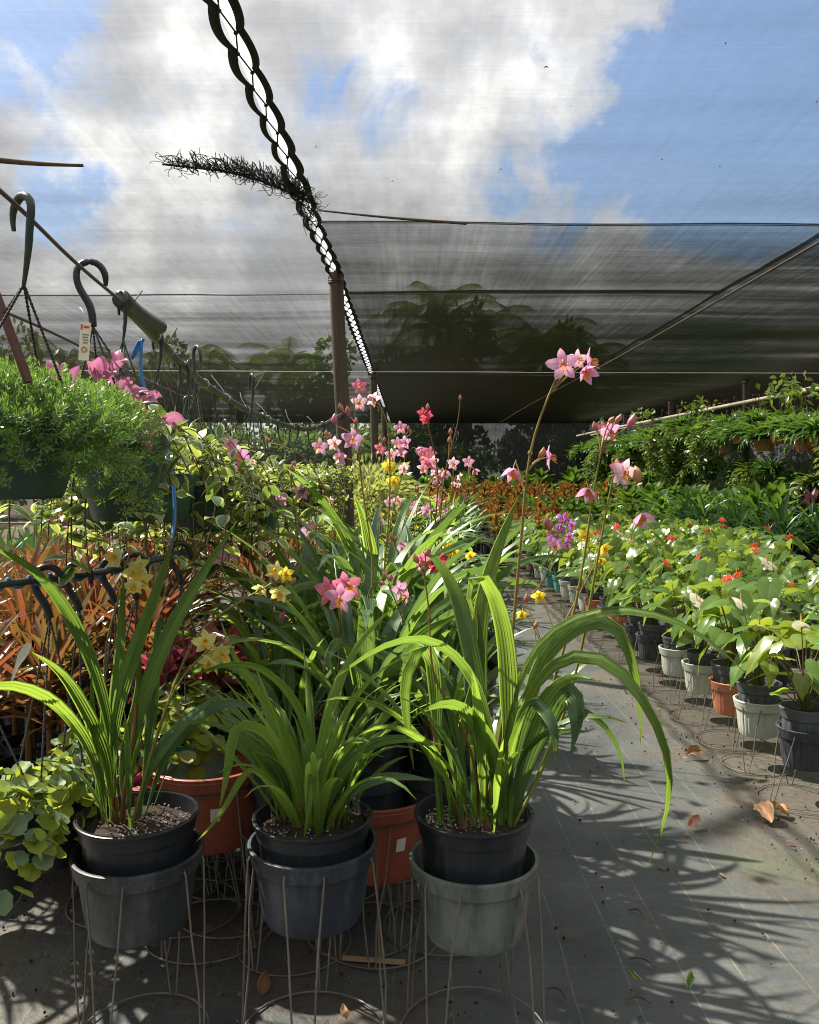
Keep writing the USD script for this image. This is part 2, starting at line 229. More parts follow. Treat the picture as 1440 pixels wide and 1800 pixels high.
M['white_pipe'] = solid_mat('white_pipe', (0.50, 0.46, 0.38), (0.36, 0.30, 0.22), rough=0.5, scale=5)
M['black_plastic'] = solid_mat('black_hook_plastic', (0.014, 0.014, 0.015), rough=0.35, scale=30)
M['green_plastic'] = solid_mat('green_hook_plastic', (0.022, 0.036, 0.028), (0.016, 0.026, 0.02), rough=0.35, scale=30)
M['cord_black'] = solid_mat('black_cord', (0.02, 0.02, 0.022), (0.05, 0.05, 0.052), rough=0.6, scale=300)
M['cord_white'] = solid_mat('white_cord', (0.5, 0.5, 0.48), rough=0.6)
M['blue_rope'] = solid_mat('blue_rope', (0.03, 0.16, 0.42), (0.02, 0.10, 0.30), rough=0.55, scale=60)
M['paper_tag'] = solid_mat('paper_tag', (0.66, 0.60, 0.46), (0.60, 0.54, 0.42), rough=0.6)
M['tag_orange'] = solid_mat('tag_orange_print', (0.62, 0.22, 0.05))
M['tag_red'] = solid_mat('tag_red_print', (0.55, 0.07, 0.05))
M['tag_grey'] = solid_mat('tag_grey_print', (0.22, 0.2, 0.18))
M['label_white'] = solid_mat('white_sticker', (0.62, 0.62, 0.60), (0.5, 0.5, 0.48), scale=30)
M['black_edge'] = solid_mat('black_cloth_edge', (0.012, 0.012, 0.012), (0.02, 0.02, 0.02), rough=0.8, scale=60)
M['fray'] = solid_mat('frayed_threads', (0.012, 0.011, 0.010), (0.03, 0.028, 0.025), rough=0.8)
M['dry_leaf'] = leaf_mat('dry_leaf', (0.30, 0.14, 0.075), (0.15, 0.06, 0.035), tmix=0.15, rough=0.5, noise=18)
M['dry_leaf_pale'] = leaf_mat('dry_leaf_pale', (0.46, 0.27, 0.16), (0.30, 0.15, 0.08), tmix=0.15, rough=0.5, noise=18)
M['twig'] = solid_mat('twig', (0.05, 0.035, 0.025), (0.09, 0.06, 0.04))
M['wood_slat'] = solid_mat('wood_slat', (0.36, 0.25, 0.14), (0.28, 0.18, 0.1), scale=20, stretch=(0.1, 1, 1))
M['silk'] = solid_mat('white_film', (0.72, 0.72, 0.72), rough=0.5)
M['roof_a'] = cloth_mat('shade_cloth_thin', 0.28, 0.065)
M['roof_b'] = cloth_mat('shade_cloth_overlap', 0.54, 0.13)
M['roof_c'] = cloth_mat('shade_cloth_far', 0.30, 0.13)
M['roof_f'] = cloth_mat('shade_cloth_far_right', 0.62, 0.15)
M['roof_e'] = cloth_mat('shade_cloth_right', 0.72, 0.2)
M['roof_d'] = cloth_mat('shade_cloth_dense', 1.0)
M['wall_thin'] = cloth_mat('wall_cloth_thin', 0.75, streak=0.15, col=(0.012, 0.013, 0.013))
M['wall_dense'] = cloth_mat('wall_cloth_dense', 2.6, streak=0.15, col=(0.010, 0.011, 0.011))


# ------------------------------------------------------------------ geometry helpers
class MB:
    def __init__(s):
        s.v, s.f, s.uv, s.n = [], [], [], 0

    def add(s, v, f, uv=None):
        v, f = np.asarray(v, float), np.asarray(f, int)
        if f.shape[1] == 4:
            f = np.vstack([f[:, [0, 1, 2]], f[:, [0, 2, 3]]])
        s.v.append(v); s.f.append(f + s.n); s.uv.append(np.zeros((len(v), 2)) if uv is None else uv); s.n += len(v)
        return s

    def get(s):
        return np.vstack(s.v), np.vstack(s.f), np.vstack(s.uv)


def gridf(n, m, wrap=False):
    i, j = np.meshgrid(np.arange(n - 1), np.arange(m if wrap else m - 1), indexing='ij')
    k = (j + 1) % m
    return np.stack([i * m + j, i * m + k, (i + 1) * m + k, (i + 1) * m + j], -1).reshape(-1, 4)


def norm(a):
    return a / (np.linalg.norm(a, axis=-1, keepdims=True) + 1e-12)


def spline(pts, n):
    p = np.asarray(pts, float)
    t = np.concatenate([[0], np.cumsum(np.linalg.norm(np.diff(p, axis=0), axis=1))])
    return CubicSpline(t, p, bc_type='natural')(np.linspace(0, t[-1], n)) if len(p) > 2 else p[0] + (p[-1] - p[0]) * np.linspace(0, 1, n)[:, None]


ORCHID_W = PchipInterpolator([0, 0.12, 0.30, 0.55, 0.8, 1], [0.20, 0.24, 0.62, 1, 0.66, 0.02])
STRAP_W = PchipInterpolator([0, 0.15, 0.5, 0.8, 1], [0.35, 0.7, 1, 0.75, 0.03])
OVAL_W = PchipInterpolator([0, 0.12, 0.45, 0.8, 1], [0.05, 0.55, 1, 0.62, 0.03])
GRASS_W = PchipInterpolator([0, 0.2, 0.5, 1], [0.5, 0.8, 1, 0.02])


def blade(mb, c, side, w, prof=STRAP_W, m=3, fold=0.25, pleat=0.0, twist=0.0):
    c = np.asarray(c, float); n = len(c); t = norm(np.gradient(c, axis=0))
    side = np.broadcast_to(np.asarray(side, float), (n, 3))
    s = norm(side - (side * t).sum(1, keepdims=True) * t)
    nr = np.cross(s, t)
    if twist:
        a = np.linspace(0, twist, n)[:, None]
        s, nr = s * np.cos(a) + nr * np.sin(a), nr * np.cos(a) - s * np.sin(a)
    x = np.linspace(0, 1, n); q1, q2 = rng.uniform(0, 6.28, 2); ww = prof(x) * w / 2 * (1 + .06 * np.sin(x * 9 + q1) + .04 * np.sin(x * 21 + q2))
    a = np.linspace(-1, 1, m)
    z = fold * np.abs(a) + (pleat * ((np.arange(m) % 2) * 2 - 1) if pleat else 0)
    v = c[:, None] + ww[:, None, None] * (a[None, :, None] * s[:, None] + np.broadcast_to(z, (m,))[None, :, None] * nr[:, None])
    uv = np.stack(np.broadcast_arrays((a[None] + 1) / 2, x[:, None]), -1)
    mb.add(v.reshape(-1, 3), gridf(n, m), uv.reshape(-1, 2))
    return mb


def arc(base, az, el, L, bend, n=9, p=1.6):
    """A leaf's spine: leaves at elevation el (degrees) towards azimuth az and bends down by 'bend' degrees at its tip."""
    s = np.linspace(0, 1, n); e = np.radians(el - bend * s ** p)
    d = np.stack([np.cos(e) * math.cos(az), np.cos(e) * math.sin(az), np.sin(e)], 1)
    step = (d[1:] + d[:-1]) / 2 * L / (n - 1)
    return np.asarray(base, float) + np.vstack([[0, 0, 0], np.cumsum(step, 0)])


def side_of(az, roll=0.0):
    return np.array([math.sin(az) * math.cos(roll), -math.cos(az) * math.cos(roll), math.sin(roll)])


def tube(mb, pts, r, sides=6, cap=True):
    p = np.asarray(pts, float); n = len(p); t = norm(np.gradient(p, axis=0))
    ref = np.array([0.0, 0, 1]) if abs(norm(p[-1] - p[0])[2]) < 0.85 else np.array([1.0, 0.1, 0])
    a = norm(np.cross(t, ref)); b = np.cross(t, a)
    g = np.arange(sides) * 2 * np.pi / sides
    r = np.broadcast_to(r, (n,))
    v = p[:, None] + r[:, None, None] * (np.cos(g)[None, :, None] * a[:, None] + np.sin(g)[None, :, None] * b[:, None])
    uv = np.stack(np.broadcast_arrays((g / (2 * np.pi))[None], np.linspace(0, 1, n)[:, None]), -1).reshape(-1, 2)
    f = gridf(n, sides, True)[:, ::-1]
    v = v.reshape(-1, 3)
    f = np.vstack([f[:, [0, 1, 2]], f[:, [0, 2, 3]]])
    if cap:
        k = len(v); v = np.vstack([v, p[0], p[-1]]); uv = np.vstack([uv, [[0, 0], [0, 1]]])
        i = np.arange(sides); j = (i + 1) % sides
        f = np.vstack([f, np.stack([np.full(sides, k), i, j], 1), np.stack([np.full(sides, k + 1), (n - 1) * sides + j, (n - 1) * sides + i], 1)])
    mb.add(v, f, uv)
    return mb


def ring(mb, R, z, r, cx=0, cy=0, n=40, tilt=0.0, wob=0.0, sides=5):
    a = np.linspace(0, 2 * np.pi, n + 1)
    k = 1 + wob * np.sin(a * 2 + 1.3)
    return tube(mb, np.stack([cx + R * k * np.cos(a), cy + R * k * np.sin(a), z + tilt * np.cos(a)], 1), r, sides, cap=False)


def lathe(mb, prof, seg=40, flutes=0, amp=0.0, zr=None, c=(0, 0, 0)):
    p = np.asarray(prof, float); a = np.arange(seg) * 2 * np.pi / seg
    r = np.repeat(p[:, :1], seg, 1)
    if flutes:
        w = ((p[:, 1] > zr[0]) & (p[:, 1] < zr[1]))[:, None]
        r = r + w * amp * np.sign(np.cos(a * flutes))[None] * np.abs(np.cos(a * flutes))[None] ** 0.3
    v = np.stack([r * np.cos(a), r * np.sin(a), np.repeat(p[:, 1:], seg, 1)], -1).reshape(-1, 3) + np.asarray(c)
    mb.add(v, gridf(len(p), seg, True))
    return mb


def rounded(pts, r=0.004):
    return pts


HEART = CubicSpline(np.array([0, 0.16, 0.36, 0.6, 0.84, 1]), np.array([[0.0, -0.02], [0.20, -0.24], [0.43, 0.02], [0.36, 0.42], [0.15, 0.80], [0.0, 1.05]]))


def heart(mb, base, fwd, side, L, droop=0.35, fold=0.25, wid=1.0, ns=10, nk=3, wave=0.03):
    """A heart-shaped leaf blade: base is where the stalk joins, fwd the way the tip points."""
    fwd, side = norm(np.asarray(fwd, float)), np.asarray(side, float)
    side = norm(side - side @ fwd * fwd); up = np.cross(side, fwd)
    s = np.linspace(0, 1, ns); E = HEART(s); Mr = np.stack([np.zeros(ns), s ** 1.25 * 1.05], 1)
    V, UV = [], []
    for sg in (-1, 1):
        for k in range(nk + 1):
            q = Mr + (E - Mr) * (k / nk); x, y = q[:, 0] * sg * wid, q[:, 1]
            z = -droop * np.maximum(y, 0) ** 2 - 0.25 * np.maximum(-y, 0) + fold * np.abs(x) - 0.5 * fold * x * x / 0.2 + wave * np.sin(y * 9 + sg * 2) * (k / nk)
            V.append(base + L * (x[:, None] * side + y[:, None] * fwd + z[:, None] * up)); UV.append(np.stack([np.full(ns, 0.5 + sg * 0.5 * k / nk), s], 1))
    for h in range(2):
        blk = V[h * (nk + 1):(h + 1) * (nk + 1)]
        f = gridf(nk + 1, ns)
        mb.add(np.vstack(blk), f[:, ::-1] if h == 1 else f, np.vstack(UV[h * (nk + 1):(h + 1) * (nk + 1)]))
    return mb


def disc_leaf(mb, c, nrm, R, wavy=0.12, n=9, cup=0.15, ph=0.0):
    nrm = norm(np.asarray(nrm, float)); a = norm(np.cross(nrm, [0.3, 0.9, 0.1])); b = np.cross(nrm, a)
    g = np.arange(n) * 2 * np.pi / n
    r = R * (1 + wavy * np.cos(g * 2 + ph) + .05 * np.cos(g * 7))
    v = [np.asarray(c)]
    for q in (0.55, 1.0):
        v += list(c + (r * q)[:, None] * (np.cos(g)[:, None] * a + np.sin(g)[:, None] * b) + (cup * R * q * q * (1 + 0.8 * np.sin(g * 2 + ph)))[:, None] * nrm)
    i = np.arange(n); j = (i + 1) % n
    f = np.vstack([np.stack([np.zeros(n, int), 1 + i, 1 + j], 1), np.stack([1 + i, 1 + n + i, 1 + n + j], 1), np.stack([1 + i, 1 + n + j, 1 + j], 1)])
    uv = np.full((len(v), 2), 0.5); uv[1 + n:, 0] = 1.0; uv[1:1 + n, 0] = 0.75
    mb.add(np.array(v), f, uv)
    return mb


# ------------------------------------------------------------------ scene graph helpers
taken = {}


def fresh(parent, name):
    k = taken.get((parent, name), 0); taken[(parent, name)] = k + 1
    return f'{parent}/{name}' + (f'_{k:03d}' if k else '')


def tag(prim, label=None, cat=None, group=None, kind=None):
    for k, v in (('label', label), ('category', cat), ('group', group), ('kind', kind)):
        if v:
            prim.SetCustomDataByKey(k, v)
    return prim


def put(x, loc, rotz=0.0, scale=1.0, tilt=None):
    x.AddTranslateOp().Set(Gf.Vec3d(*map(float, loc)))
    if rotz:
        x.AddRotateZOp().Set(float(math.degrees(rotz)))
    if tilt is not None:
        x.AddRotateXOp().Set(float(math.degrees(tilt)))
    if scale != 1.0:
        x.AddScaleOp().Set(Gf.Vec3f(*([float(scale)] * 3 if np.ndim(scale) == 0 else map(float, scale))))


class Node:
    soil = None

    def __init__(s, path, loc=(0, 0, 0)):
        s.path, s.loc = path, np.asarray(loc, float)

    @property
    def prim(s):
        return stage.GetPrimAtPath(s.path)


def thing(name, label, cat, loc=(0, 0, 0), group=None, rotz=0.0, scale=1.0):
    path = fresh('/World', name); x = UsdGeom.Xform.Define(stage, path); put(x, loc, rotz, scale)
    tag(x.GetPrim(), label, cat, group)
    return Node(path, loc)


def proto(name):
    if not stage.GetPrimAtPath('/World/Prototypes'):
        stage.CreateClassPrim('/World/Prototypes')
    path = fresh('/World/Prototypes', name); UsdGeom.Xform.Define(stage, path)
    return Node(path)


def copy(src, name, label, cat, loc, group=None, rotz=0.0, scale=1.0):
    n = thing(name, label, cat, loc, group, rotz, scale)
    n.prim.GetReferences().AddInternalReference(src.path); n.prim.SetInstanceable(True)
    return n


def part(parent, name, mb, m, smooth=True, world=False, label=None, kind=None):
    v, f, uv = mb.get()
    if world:
        v = v - parent.loc
    path = fresh(parent.path, name)
    if smooth is True or smooth is False:
        p = usdkit.mesh(stage, path, (v, f), M[m], smooth=smooth, uv=uv).GetPrim()
    else:
        p = usdkit.mesh(stage, path, (v, f), M[m], smooth=smooth).GetPrim()
    tag(p, label=label, kind=kind)
    return Node(path, parent.loc if world else (0, 0, 0))


def sub(parent, name, src, loc, rot=None, scale=1.0):
    """A copy of a prototype as a part: rot is a 3 x 3 matrix."""
    path = fresh(parent.path, name); x = UsdGeom.Xform.Define(stage, path)
    R = np.eye(3) if rot is None else np.asarray(rot)
    m = np.eye(4); m[:3, :3] = (R * scale).T; m[3, :3] = loc
    x.AddTransformOp().Set(Gf.Matrix4d(*m.ravel().tolist()))
    x.GetPrim().GetReferences().AddInternalReference(src.path)
    if not path.startswith('/World/Prototypes'):
        x.GetPrim().SetInstanceable(True)
    return Node(path)


def single(name, mb, m, label=None, cat=None, group=None, kind=None, smooth=True):
    v, f, uv = mb.get(); path = fresh('/World', name)
    p = usdkit.mesh(stage, path, (v, f), M[m] if isinstance(m, str) else m, smooth=smooth, uv=uv if smooth in (True, False) else None).GetPrim()
    return tag(p, label, cat, group, kind)


ORD = ('first second third fourth fifth sixth seventh eighth ninth tenth eleventh twelfth thirteenth fourteenth fifteenth sixteenth seventeenth eighteenth nineteenth twentieth '
       'twenty-first twenty-second twenty-third twenty-fourth twenty-fifth twenty-sixth twenty-seventh twenty-eighth twenty-ninth thirtieth thirty-first thirty-second thirty-third thirty-fourth').split()

# ------------------------------------------------------------------ setting: ground, path cloth
ground_nodes = {'tc': ('geometry', {}), 'n': ('noise_texture', {'scale': 1.7, 'detail': 9.0, 'roughness': 0.65}), 'n2': ('noise_texture', {'scale': 60.0, 'detail': 4.0}),
                'm': ('mix', {'color1': (0.10, 0.078, 0.055), 'color2': (0.05, 0.042, 0.033)}), 'b': ('bump', {'strength': 0.6, 'distance': 0.01}), 'p': ('principled_bsdf', {'roughness': 0.95, 'specular_ior_level': 0.1})}
mat('soil_ground', ground_nodes, [('tc.position', 'n.vector'), ('tc.position', 'n2.vector'), ('n.fac', 'm.fac'), ('m.color', 'p.base_color'), ('n2.fac', 'b.height'), ('b.normal', 'p.normal')], surface='p.BSDF')
mb = MB(); mb.add([(-400, -400, -0.04), (400, -400, -0.04), (400, 400, -0.04), (-400, 400, -0.04)], [[0, 1, 2, 3]])
M['soil_ground'] = UsdShade.Material.Get(stage, '/World/Looks/soil_ground')
single('ground', mb, 'soil_ground', kind='structure', smooth=False)

# woven ground cloth: dark grey, thin pale threads every 0.3 m, soil trodden over it along the pot rows
cn = {'g': ('geometry', {}), 'sx': ('separate_xyz', {}),
      'wob': ('noise_texture', {'scale': 0.8, 'detail': 2.0}), 'wa': ('math', {'math_type': 'multiply_add', 'value2': 0.075}),
      'fx': ('math', {'math_type': 'multiply', 'value2': 1 / 0.155}), 'fr': ('math', {'math_type': 'fraction'}), 'fs': ('math', {'math_type': 'subtract', 'value2': 0.5}), 'fa': ('math', {'math_type': 'absolute'}),
      'line': ('map_range', {'from_min': 0.483, 'from_max': 0.495, 'clamp': True}),
      'fy': ('math', {'math_type': 'multiply', 'value2': 1 / 0.45}), 'fry': ('math', {'math_type': 'fraction'}), 'fsy': ('math', {'math_type': 'subtract', 'value2': 0.5}), 'fay': ('math', {'math_type': 'absolute'}),
      'liney': ('map_range', {'from_min': 0.492, 'from_max': 0.499, 'to_max': 0.35, 'clamp': True}), 'lmax': ('math', {'math_type': 'maximum'}),
      'wear': ('noise_texture', {'scale': 7.0, 'detail': 4.0, 'roughness': 0.7}), 'wr': ('map_range', {'from_min': 0.36, 'from_max': 0.62, 'clamp': True}), 'lm': ('math', {'math_type': 'multiply'}), 'lk': ('math', {'math_type': 'multiply', 'value2': 0.5}),
      'n1': ('noise_texture', {'scale': 1.6, 'detail': 8.0, 'roughness': 0.62}), 'mpa': ('mapping', {'scale': (14.0, 220.0, 1.0)}), 'n3': ('noise_texture', {'scale': 1.0, 'detail': 2.0}),
      'c1': ('mix', {'color1': (0.042, 0.048, 0.048), 'color2': (0.118, 0.126, 0.122)}), 'r1': ('map_range', {'from_min': 0.32, 'from_max': 0.68, 'clamp': True}),
      'c3': ('mix', {'mix_type': 'multiply', 'fac': 0.55}), 'cl': ('mix', {'color2': (0.24, 0.27, 0.17)}),
      'dl': ('map_range', {'from_min': 0.30, 'from_max': -0.05, 'to_min': 0.0, 'to_max': 0.15, 'clamp': True}), 'dr': ('map_range', {'from_min': 1.0, 'from_max': 1.5, 'to_min': 0.0, 'to_max': 0.24, 'clamp': True}), 'da': ('math', {'math_type': 'add'}),
      'nd': ('noise_texture', {'scale': 2.3, 'detail': 9.0, 'roughness': 0.68}), 'ds': ('math', {'math_type': 'add'}), 'dd': ('map_range', {'from_min': 0.56, 'from_max': 0.72, 'clamp': True}),
      'nsoil': ('noise_texture', {'scale': 30.0, 'detail': 6.0}), 'soil': ('mix', {'color1': (0.105, 0.094, 0.078), 'color2': (0.045, 0.039, 0.032)}), 'cd': ('mix', {}),
      'ng': ('noise_texture', {'scale': 1.1, 'detail': 5.0}), 'gr': ('map_range', {'from_min': 0.60, 'from_max': 0.74, 'to_max': 0.5, 'clamp': True}), 'cg': ('mix', {'color2': (0.105, 0.125, 0.035)}),
      'nsp': ('voronoi_texture', {'scale': 34.0, 'randomness': 1.0}), 'spr': ('map_range', {'from_min': 0.06, 'from_max': 0.11, 'to_min': 1.0, 'to_max': 0.0, 'clamp': True}), 'nsx': ('noise_texture', {'scale': 3.0, 'detail': 3.0}), 'spx': ('map_range', {'from_min': 0.45, 'from_max': 0.6, 'clamp': True}), 'spm': ('math', {'math_type': 'multiply'}), 'cs': ('mix', {'color2': (0.02, 0.016, 0.012)}),
      'b': ('bump', {'strength': 0.8, 'distance': 0.005}), 'bh': ('math', {'math_type': 'add'}), 'p': ('principled_bsdf', {'roughness': 0.62, 'specular_ior_level': 0.35})}
cl = [('g.position', 'sx.vector'), ('g.position', 'wob.vector'), ('wob.fac', 'wa.value1'), ('sx.x', 'wa.value3'), ('wa.value', 'fx.value1'), ('fx.value', 'fr.value1'), ('fr.value', 'fs.value1'), ('fs.value', 'fa.value1'), ('fa.value', 'line.value'),
      ('sx.y', 'fy.value1'), ('fy.value', 'fry.value1'), ('fry.value', 'fsy.value1'), ('fsy.value', 'fay.value1'), ('fay.value', 'liney.value'), ('line.result', 'lmax.value1'), ('liney.result', 'lmax.value2'),
      ('g.position', 'wear.vector'), ('wear.fac', 'wr.value'), ('lmax.value', 'lm.value1'), ('wr.result', 'lm.value2'), ('lm.value', 'lk.value1'),
      ('g.position', 'n1.vector'), ('n1.fac', 'r1.value'), ('r1.result', 'c1.fac'), ('g.position', 'mpa.vector'), ('mpa.vector', 'n3.vector'), ('c1.color', 'c3.color1'), ('n3.color', 'c3.color2'),
      ('c3.color', 'cl.color1'), ('lk.value', 'cl.fac'), ('sx.x', 'dl.value'), ('sx.x', 'dr.value'), ('dl.result', 'da.value1'), ('dr.result', 'da.value2'),
      ('g.position', 'nd.vector'), ('nd.fac', 'ds.value1'), ('da.value', 'ds.value2'), ('ds.value', 'dd.value'), ('g.position', 'nsoil.vector'), ('nsoil.fac', 'soil.fac'),
      ('dd.result', 'cd.fac'), ('cl.color', 'cd.color1'), ('soil.color', 'cd.color2'), ('g.position', 'ng.vector'), ('ng.fac', 'gr.value'), ('gr.result', 'cg.fac'), ('cd.color', 'cg.color1'),
      ('g.position', 'nsp.vector'), ('nsp.distance', 'spr.value'), ('g.position', 'nsx.vector'), ('nsx.fac', 'spx.value'), ('spr.result', 'spm.value1'), ('spx.result', 'spm.value2'), ('spm.value', 'cs.fac'), ('cg.color', 'cs.color1'),
      ('cs.color', 'p.base_color'), ('nsoil.fac', 'bh.value1'), ('dd.result', 'bh.value2'), ('bh.value', 'b.height'), ('b.normal', 'p.normal')]
M['path_cloth'] = mat('path_cloth', cn, cl, surface='p.BSDF')
nx, ny = 150, 420
gx, gy = np.meshgrid(np.linspace(-6, 6.5, nx), np.linspace(-2, 23.8, ny))
gp = np.stack([gx, gy, np.zeros_like(gx)], -1)
gp[..., 2] = 0.004 - 0.020 * np.abs(meshkit.fbm(gp * 1.5, 3, 4) - 0.5) * 2 - 0.006 * np.abs(meshkit.fbm(gp * [3, 8, 1], 3, 9) - 0.5) * 2
mb = MB(); mb.add(gp.reshape(-1, 3), gridf(ny, nx), None)
single('path', mb, 'path_cloth', kind='structure')

# ------------------------------------------------------------------ shade house: posts, roof cloth, seam, walls
ROOF, SEAM_X = 2.9, -0.565
SX = lambda y: SEAM_X + 0.0125 * (np.minimum(y, 6.4) - 6.4)      # the seam runs a little askew up to the nearest post


def roof_panel(label, x0, x1, y0, y1, m, seed, z=ROOF, sag=0.03, name='shade_cloth_panel'):
    t = thing(name, label, 'shade cloth', (0.5 * (x0 + x1), y0, z), 'shade cloth panels of the roof')
    n, k = max(3, int((y1 - y0) / 0.14)), max(3, int((x1 - x0) / 0.3))
    X, Y = np.meshgrid(np.linspace(x0, x1, k), np.linspace(y0, y1, n))
    P = np.stack([X + (SX(Y) - SEAM_X) * np.exp(-np.abs(X - SEAM_X) / 0.8), Y, np.zeros_like(X)], -1)
    dz = sag * (meshkit.fbm(P * [0.5, 0.8, 1], 3, seed) - 0.5) * 2 + 0.012 * (meshkit.fbm(P * [0.35, 4.0, 1], 3, seed + 3) - 0.5)
    P[..., 2] = z + dz
    b = MB(); b.add(P.reshape(-1, 3), gridf(n, k)); part(t, 'cloth', b, m, world=True)
    b = MB()
    for e in (0, -1):
        tube(b, P[e] - [0, 0, 0.005], 0.0028, 4)
    part(t, 'hem', b, 'black_edge', world=True)
    return t


xl, xr = SEAM_X - 0.032, SEAM_X + 0.032
roof_panel('near left roof cloth above the hanging baskets, between the laced seam and the left edge', -13, xl, -15, 7.21, 'roof_a', 7)
roof_panel('far left roof cloth beyond the wooden post, dark where it runs to the back wall', -13, xl, 7.15, 24.55, 'roof_c', 7, ROOF - .010)
SPLIT = 2.62
roof_panel('large near right roof cloth with blue sky showing through it', xr, SPLIT + .03, -15, 5.26, 'roof_a', 7)
roof_panel('narrow dark overlapped band of roof cloth right of the seam', xr, SPLIT + .03, 5.20, 7.2, 'roof_b', 7, ROOF - .010)
roof_panel('right roof cloth just beyond the overlapped band, palm shapes showing through', xr, SPLIT + .03, 7.13, 12.95, 'roof_f', 7)
roof_panel('darkest farthest right roof cloth running to the back wall', xr, SPLIT + .03, 12.84, 24.7, 'roof_d', 7, ROOF - .010)
roof_panel('dark right hand roof cloth on the far side of the slanting cable', SPLIT - .03, 12.5, -15, 24.7, 'roof_e', 7, ROOF - .014)

t = thing('laced_seam', 'scalloped black seam of two roof cloths laced together with sky showing in the gap', 'seam', (SEAM_X, 0, ROOF))
yy = np.arange(-1.0, 24.3, 0.014); PER = 0.28
for sg in (-1, 1):
    b = MB(); ph = np.abs(np.sin(np.pi * (yy / PER + (0.5 if sg > 0 else 0.0)))) ** 0.75; gap = 0.009 + 0.021 * ph
    inner, outer = SX(yy) + sg * gap, SX(yy) + sg * (gap + 0.033 + 0.005 * np.sin(yy * 3.1 + sg))
    zz = ROOF - 0.018 - 0.012 * ph
    v = np.stack([np.stack([inner, yy, zz], 1), np.stack([0.5 * (inner + outer), yy, zz - 0.010], 1), np.stack([outer, yy, zz + 0.004], 1)], 1)
    b.add(v.reshape(-1, 3), gridf(len(yy), 3)); part(t, 'cloth_edge', b, 'black_edge', world=True)
ks = np.arange(-3, 87)
b = MB(); pts = []
for k in ks:
    pts.append((SX(k * PER) - 0.012, k * PER, ROOF - 0.03)); pts.append((SX((k + 0.5) * PER) + 0.012, (k + 0.5) * PER, ROOF - 0.03))
tube(b, pts, 0.0035, 5); part(t, 'lacing_cord', b, 'cord_black', world=True)
b = MB()
for k in ks:
    for sg in (-1, 1):
        x = meshkit.noise(np.array([[k * 1.7, sg, 0.5]]))[0]
        lathe(b, [(0.0001, -0.008), (0.008, -0.005), (0.009, 0.003), (0.0001, 0.008)], 6, c=(SX(k * PER) + sg * 0.013, (k + (0.5 if sg > 0 else 0)) * PER + 0.01 * x, ROOF - 0.03))
part(t, 'knots', b, 'black_edge', world=True, kind='stuff')


def post(label, x, y, top, r0, r1, x_top=None, name='wooden_post', cap=True):
    t = thing(name, label, 'post', (x, y, 0), None)
    n = 26; z = np.linspace(-0.05, top, n); a = np.linspace(0, 2 * np.pi, 18, endpoint=False)
    cx = x + ((x_top if x_top is not None else x) - x) * z / top + 0.012 * np.sin(z * 1.7 + x)
    r = r0 + (r1 - r0) * z / top
    pts = np.stack([np.repeat(z[:, None], 18, 1) * 0.8, np.cos(a)[None] + 0 * z[:, None], np.sin(a)[None] + 0 * z[:, None]], -1)
    rr = r[:, None] * (1 + 0.16 * (meshkit.fbm(pts * 1.6, 3, int(abs(x * 10 + y))) - 0.5))
    v = np.stack([cx[:, None] + rr * np.cos(a), y + rr * np.sin(a), np.repeat(z[:, None], 18, 1)], -1)
    b = MB(); b.add(v.reshape(-1, 3), gridf(n, 18, True)); b.add(np.vstack([v[-1], v[-1].mean(0)[None]]), np.stack([np.arange(18), (np.arange(18) + 1) % 18, np.full(18, 18)], 1))
    part(t, 'trunk', b, 'post_wood', world=True)
    b = MB()
    for q in (0.06, 0.075):
        ring(b, r1 * 1.06, top - q, 0.004, cx[-1], y, n=20)
    part(t, 'wire_wrap', b, 'steel_cable', world=True)
    return t


post('nearest weathered wooden post under the laced roof seam', W(613, 890, 6.4)[0], 6.4, 2.88, 0.062, 0.054, SEAM_X + 0.02)
post('second wooden post under the laced roof seam, just behind the nearest one', -0.53, 12.6, 2.88, 0.065, 0.055)
post('third, thinner wooden post under the laced roof seam behind pink orchids', -0.56, 18.8, 2.88, 0.07, 0.06)
for k, yv in enumerate((9.6, 13.6, 17.5, 21.2)):
    post(f'{ORD[k]} dark post from the near end under the right hand roof cable', 5.45, yv, 2.92, 0.055, 0.05)


def line(name, label, cat, pts, r, m, n=30, group=None, sides=6):
    b = MB(); tube(b, spline(pts, n), r, sides)
    return single(name, b, m, label, cat, group)


line('roof_cable', 'white sunlit cable running over the tops of the right hand posts', 'cable', [(5.5, 3, 2.93), (5.45, 9.6, 2.95), (5.45, 11.6, 2.90), (5.45, 13.6, 2.95), (5.45, 15.5, 2.91), (5.45, 17.5, 2.95), (5.45, 21.2, 2.95), (5.4, 24, 2.86)], 0.018, 'white_pipe', 60)
line('roof_cable', 'thin dark cable slanting under the right roof cloth towards the back', 'cable', [(2.62, 1.0, 2.86), (2.62, 5.4, 2.84), (2.6, 10.1, 2.82), (2.55, 16, 2.84), (2.5, 24, 2.8)], 0.009, 'steel_cable', 40)
line('roof_cable', 'long pale wire across the far roof cloth behind the second post', 'cable', [(-9, 11.9, 2.84), (-1, 12.0, 2.83), (5, 12.1, 2.82), (12, 12.3, 2.84)], 0.006, 'cord_white', 40)
line('roof_cable', 'dark wire under the left roof cloth running down behind the hanging baskets', 'cable', [W(-60, 520, 7.0), W(60, 570, 8.2), W(200, 640, 11), W(330, 700, 16)], 0.016, 'steel_cable', 30)


